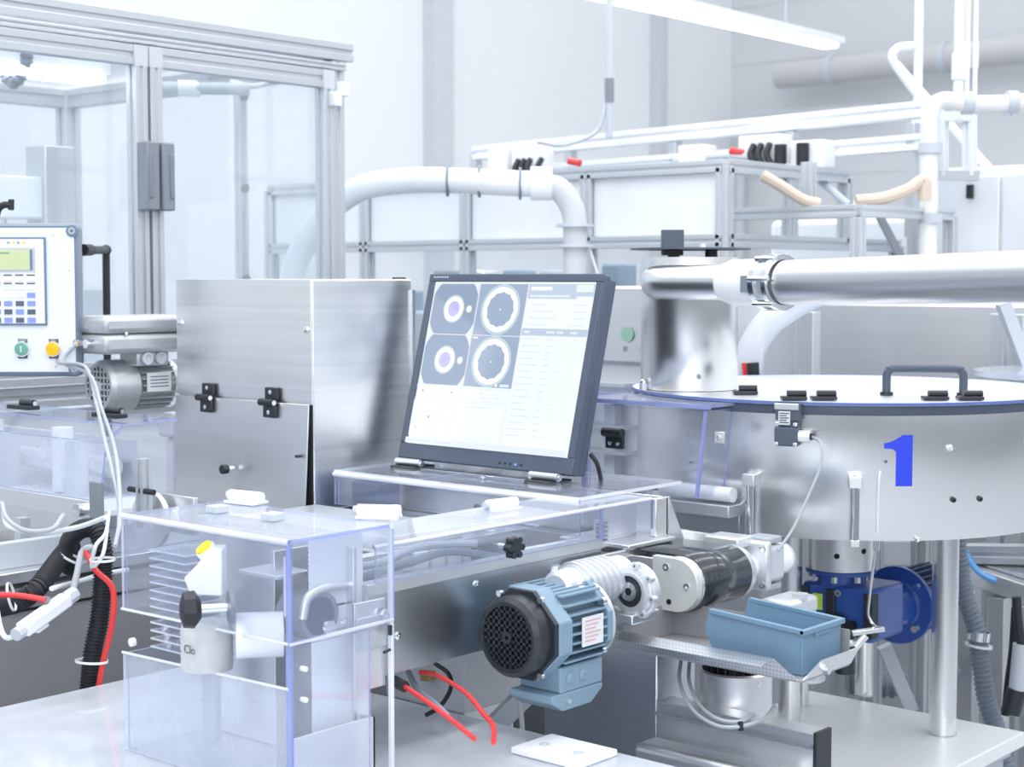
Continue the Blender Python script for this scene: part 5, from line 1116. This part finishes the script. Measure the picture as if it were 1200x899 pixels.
build(G().cyl(q+t*.022+n*.016+Z_*-.022, q+t*.042+n*.016+Z_*-.022, .0105, n=8), 'cable_gland', whitepl, d); build(G().cyl(q+t*.042+n*.016+Z_*-.022, q+t*.047+n*.016+Z_*-.022, .006), 'gland_end', dark, d)
build(G().tube([q+t*.045+n*.016+Z_*-.022, (2.416, 1.398, 1.167), (2.398, 1.387, 1.133), (2.368, 1.392, 1.084), (2.334, 1.4, 1.032), (2.3, 1.409, 0.996)], .0026), 'switch_cable', greyh, label='grey cable hanging from the white gland of the safety switch', cat='cable')
build(G().tube([(2.561, 1.353, 1.127), (2.528, 1.345, 1.11), (2.526, 1.347, 1.057), (2.526, 1.347, 1.004)], .0022), 'clear_tube', whiteh, label='thin clear air tube hanging in front of the bowl left of the numeral', cat='tube')
d = thing('probe_rod', 'thin bent steel probe reaching down past the blue gearbox', 'probe', (2.531, 1.357, 0.831))
build(G().tube([(2.534, 1.353, 1.003), (2.531, 1.356, 0.95), (2.527, 1.361, 0.889), (2.526, 1.362, 0.858), (2.532, 1.355, 0.84), (2.542, 1.343, 0.831)], .0026), 'rod', polished, d)
build(G().cyl((2.535, 1.352, 1.007), (2.534, 1.353, 0.972), .006), 'coupling', polished, d); build(G().bar((2.489, 1.374, 0.829), (2.526, 1.331, 0.837), .014, .008), 'foot_plate', polished, d, .001)
# hub, gearbox and motor under the bowl
d = thing('steel_hub', 'turned steel hub with two dark holes under the bowl', 'hub', (2.85, 1.6, .93))
build(G().lathe(tc_+Z_*.868, Z_, [(.066, 0), (.068, .002), (.068, .120), (.066, .121)], 64), 'hub_body', steelv, d)
def hub_pt(p): 
    p = V(p); w = math.atan2(p.y-1.6, p.x-2.85); n = V((math.cos(w), math.sin(w), 0)); return V((2.85, 1.6, p.z))+n*.0675, n
for p in ((2.788, 1.574, 0.903), (2.827, 1.537, 0.912)):
    q, n = hub_pt(p); build(G().cyl(q, q+n*.0012, .0055), 'cross_hole', hole, d)
d = thing('blue_gearmotor', 'deep blue gearbox with flanged finned motor hanging under the bowl', 'gearbox', (2.85, 1.6, .78))
gb = build(G().lathe(tc_+Z_*.836, Z_, [(.050, 0), (.052, .025), (.070, .026), (.070, .032)], 48), 'neck_flange', blued, d)
for k in range(8):
    w = k*pi/4+.3; build(G().cyl(tc_+V((.06*math.cos(w), .06*math.sin(w), .848)), tc_+V((.06*math.cos(w), .06*math.sin(w), .860)), .007, n=6), 'flange_bolt', polished, gb)
build(G().box(2.80, 1.50, .735, 2.93, 1.66, .842), 'gear_case', blued, d, .008)
build(G().lathe((2.79, 1.575, .768), X_, [(.018, 0), (.020, .003), (.020, .02)], 32), 'side_cover', dark, d); build(G().cyl((2.788, 1.545, .765), (2.80, 1.545, .765), .012), 'bore', hole, d)
for yy in (1.508, 1.592, 1.652): build(G().box(2.794, yy-.010, .745, 2.82, yy+.010, .834), 'corner_rib', dark, d, .002)
for z in (.828, .752): build(G().ring((2.794, 1.575, z), X_, .003, .007, .002, 16), 'case_screw', greyp, d)
build(G().ob((2.7985, 1.622, .805), Y_, (.022, .001, .032), 0), 'type_label', lime, d)
fm = V((3.015, 1.562, 0.772)); fm = V((fm.x, fm.y, fm.z)); 
mf = build(G().cyl(fm, fm+X_*.012, .081, n=56), 'motor_flange', blued, d, .001); build(G().lathe(fm-X_*.006, X_, [(.050, 0), (.054, .006)], 40), 'flange_boss', blued, d)
for k in range(4):
    w = k*pi/2+pi/4; q = fm+V((0, .062*math.cos(w), .062*math.sin(w))); build(G().cyl(q-X_*.006, q, .008, n=6), 'flange_bolt', polished, mf)
mb_ = build(G().cyl(fm+X_*.012, fm+X_*.17, .056, n=32), 'motor_body', navy, d)
for k in range(26):
    w = k*2*pi/26; dv_ = Y_*math.cos(w)+Z_*math.sin(w); build(G().ob(fm+X_*.09+dv_*.062, X_, (.15, .003, .014), 0, dv_), 'fin', navy, mb_)
build(G().cyl((2.92, fm.y, fm.z), fm, .048, n=32), 'link_case', blued, d)
sv = thing('small_actuator', 'small dark cylinder actuator with steel ring under the blue gearbox', 'actuator', (2.455, 1.368, 0.764))
build(G().cyl((2.5, 1.392, 0.754), (2.499, 1.393, 0.825), .018), 'barrel', dark, sv); build(G().ring((2.499, 1.393, 0.805), Z_, .018, .020, .012, 24), 'steel_band', satin, sv)
build(G().cyl((2.493, 1.369, 0.805), (2.505, 1.356, 0.826), .008), 'side_port', satin, sv)
# platform and legs
d = thing('platform', 'pale brushed steel platform carrying the bowl legs', 'platform', (2.6, 1.5, 0))
build(G().box(2.16, 1.29, .52, 3.04, 1.78, .55), 'top_plate', mat('platform_steel', (.88, .89, .90), .40, .2, .05, (2, 60, 2)), d, .003)
build(G().box(2.18, 1.31, .50, 3.02, 1.76, .52), 'underframe', sheet, d, .002)
for x, y in ((2.98, 1.35), (2.98, 1.72), (2.22, 1.72)): build(G().box(x-.03, y-.03, 0, x+.03, y+.03, .50), 'leg', sheet, d, .002)
for i, (p, lab, rr) in enumerate((((2.919, 1.407, 0.55), 'right front round steel bowl leg standing nearest the platform corner', .0258), ((2.783, 1.675, 0.55), 'left round steel bowl leg behind the blue bin', .0225), ((3.08, 1.669, 0.55), 'rear round steel bowl leg behind the blue gearbox', .02))):
    l = build(G().cyl((p[0], p[1], .5535), (p[0], p[1], .992), rr, n=40), 'leg', steelv, BOWL); build(G().cyl((p[0], p[1], .5505), (p[0], p[1], .5535), rr+.001, n=40), 'weld_foot', sheet, l)
p = (2.927, 1.729, 0.55); build(G().cyl((p[0], p[1], .5505), (p[0], p[1], .70), .012, n=24), 'short_post', steelv, label='short thin steel post behind the left bowl leg', cat='post')

# ------------------------------------------------------------------ clear guard beside the bowl
d = thing('bowl_side_guard', 'clear side guard with blue edges and black hinge left of the bowl', 'guard', (2.45, 1.95, 1.05))
a, b = V((2.4, 1.859, 1.168)), V((2.4, 1.586, 1.177)); zt_ = 1.222
build(G().sheet([(2.36, b.y, zt_), (2.36, a.y+.02, zt_), (2.50, a.y+.02, zt_), (2.47, b.y, zt_)], -.005), 'top_panel', [polyb, edge], d)
build(G().sheet([(2.36, b.y+.03, 1.06), (2.36, a.y, 1.06), (2.36, a.y, zt_-.006), (2.36, b.y+.012, zt_-.006)], .004), 'front_panel', [poly, edge], d)
build(G().sheet([(2.36, b.y+.028, 1.06), (2.44, b.y+.028, 1.06), (2.44, b.y+.010, zt_-.006), (2.36, b.y+.010, zt_-.006)], .004), 'end_panel', [poly, edge], d)
build(G().bar((2.358, b.y+.028, 1.06), (2.358, b.y+.010, zt_-.006), .006, .004), 'end_edge', edge, d)
build(G().bar((2.358, b.y-.0, zt_), (2.358, a.y+.02, zt_), .005, .006), 'top_edge', edge, d)
h = V((2.345, 1.79, 1.157)); hh = build(G().box(2.345, h.y-.020, h.z-.020, 2.352, h.y+.020, h.z+.004), 'hinge', dark, d, .001)
build(G().cyl((2.342, h.y-.022, h.z+.010), (2.342, h.y+.022, h.z+.010), .0085), 'knuckle', dark, hh); screws(hh, [(2.345, h.y-.009, h.z-.010), (2.345, h.y+.009, h.z-.010)], -X_, .004)
h = V((2.35, 1.562, 1.172)); build(G().box(2.35, h.y-.010, h.z-.010, 2.356, h.y+.010, h.z+.010), 'corner_bracket', satin, d, .001); screws(d, [(2.35, h.y, h.z)], -X_, .005)
build(G().box(2.352, a.y, 1.0, 2.358, a.y+.012, zt_), 'rear_edge', edge, d)
d = thing('guide_roller', 'white guide roller with steel end inside the clear side guard', 'roller', (2.42, 1.687, 1.037))
a, b = V((2.41, 1.734, 1.062)), V((2.41, 1.577, 1.06)); build(G().cyl((2.42, a.y, a.z), (2.42, b.y, a.z-.0), .0135), 'roller_body', whitepl, d)
build(G().cyl((2.42, a.y, a.z), (2.42, a.y+.02, a.z), .006), 'axle', greyp, d); build(G().box(2.40, b.y-.003, a.z-.04, 2.45, a.y+.0, a.z-.018), 'rail', alu, d, .002)
build(G().box(2.44, b.y, .985, 2.447, a.y, a.z-.04), 'back_plate', sheet, d, .001)
build(G().cyl((2.38, a.y+.05, a.z-.01), (2.42, a.y+.05, a.z-.01), .012), 'bearing', greyp, d)
build(G().box(2.38, a.y+.02, a.z-.03, 2.42, a.y+.13, a.z+.012), 'clear_block', polyb, d, .003)
d = thing('steel_chute', 'folded steel chute with blue lower edge below the bowl rim', 'chute', (2.36, 1.59, 0.976))
build(G().prism([(2.264, 1.587, 1.018), (2.292, 1.509, 1.011), (2.294, 1.476, 0.997), (2.293, 1.478, 0.975), (2.273, 1.562, 0.968)], (.004, .004, -.002)), 'slope', satin, d, .001)
build(G().tube([(2.275, 1.559, 0.965), (2.278, 1.525, 0.971), (2.28, 1.492, 0.984), (2.284, 1.473, 0.994)], .004), 'blue_edge', blued, d)

# ------------------------------------------------------------------ right background below the bowl
d = thing('side_table', 'grey framed steel side table behind the bowl at the right edge', 'table', (3.9, 1.7, 0))
p = V((3.808, 1.716, 0.718))
build(G().profile((3.716, 1.822, 0.761), (3.751, 1.477, 0.792), .045), 'rear_rail', alu, d, .001); build(G().bar((3.881, 2.089, 0.71), (3.737, 1.798, 0.761), .05, .06), 'rear_rail', alu, d)
build(G().prism([(3.763, 1.768, 0.731), (3.542, 1.412, 0.748), (3.891, 1.468, 0.753), (4.093, 1.846, 0.717)], (0, 0, .012)), 'table_top', sheet, d)
build(G().bar((3.74, 1.764, 0.721), (3.524, 1.434, 0.717), .03, .045), 'front_rail', satin, d, .002)
for q in ((3.757, 1.745, 0.713), (3.73, 1.654, 0.69), (3.591, 1.508, 0.708)): build(G().box(q[0]-.022, q[1]-.022, 0, q[0]+.022, q[1]+.022, q[2]-.02), 'leg', satin, d, .002)
build(G().tube([(3.668, 1.725, 0.795), (3.645, 1.675, 0.745), (3.632, 1.615, 0.726), (3.63, 1.54, 0.729)], .008), 'blue_hose', blueh, label='light blue air hose curving over the side table at right', cat='hose')
hz_ = thing('grey_corrugated_hose', 'thick grey corrugated hose hanging behind the right bowl leg', 'hose', (3.324, 1.511, 0.481))
build(G().tube([(3.284, 1.557, 0.881), (3.287, 1.553, 0.834), (3.296, 1.544, 0.758), (3.313, 1.524, 0.682), (3.323, 1.513, 0.596), (3.331, 1.503, 0.519), (3.349, 1.482, 0.442), (3.36, 1.469, 0.365)], .021, 16, ribs=.011), 'hose_wall', hoseg, hz_)
build(G().ring((3.317, 1.519, 0.653), (.1, -.1, 1), .0215, .025, .02, 24), 'clamp', polished, hz_); build(G().ring((3.318, 1.518, 0.638), (.1, -.1, 1), .0215, .030, .005, 24), 'tie', whitepl, hz_)
d = thing('hand_lance', 'grey and black hose lance hanging at the right edge', 'nozzle', (3.277, 1.412, 0.509))
build(G().cyl((3.283, 1.405, 0.667), (3.279, 1.411, 0.568), .018), 'grey_grip', lgrey, d); build(G().cyl((3.279, 1.411, 0.568), (3.27, 1.421, 0.516), .021), 'black_nozzle', dark, d)
build(G().tube([(3.284, 1.405, 0.663), (3.278, 1.411, 0.713), (3.275, 1.415, 0.769)], .010), 'lance_hose', rubber, d)
build(G().tube([(3.322, 1.437, 0.736), (3.32, 1.44, 0.646), (3.315, 1.446, 0.57), (3.311, 1.45, 0.498)], .009), 'black_strap', rubber, d)
d = thing('machine_base_frame', 'low aluminium base frame with slanted strut seen between the bowl legs', 'machine frame', (3.6, 2.2, 0))
for q in ((3.343, 1.795, 0.507), (3.419, 1.707, 0.507), (3.475, 1.947, 0.456)): build(G().profile((q[0], q[1], 0), (q[0], q[1], .95), .04), 'upright', alu, d, .001)
build(G().bar((3.272, 1.724, 0.617), (3.314, 1.675, 0.469), .03, .03), 'strut', lgrey, d)
build(G().bar((3.459, 1.965, 0.69), (3.631, 1.768, 0.69), .04, .06), 'cross_rail', sheet, d)
build(G().tube([(3.496, 1.923, 0.456), (3.579, 1.828, 0.449), (3.627, 1.773, 0.477), (3.661, 1.733, 0.466)], .032, 14, ribs=.018), 'corrugated_duct', hoseg, label='blurred grey corrugated duct lying behind the platform', cat='hose')
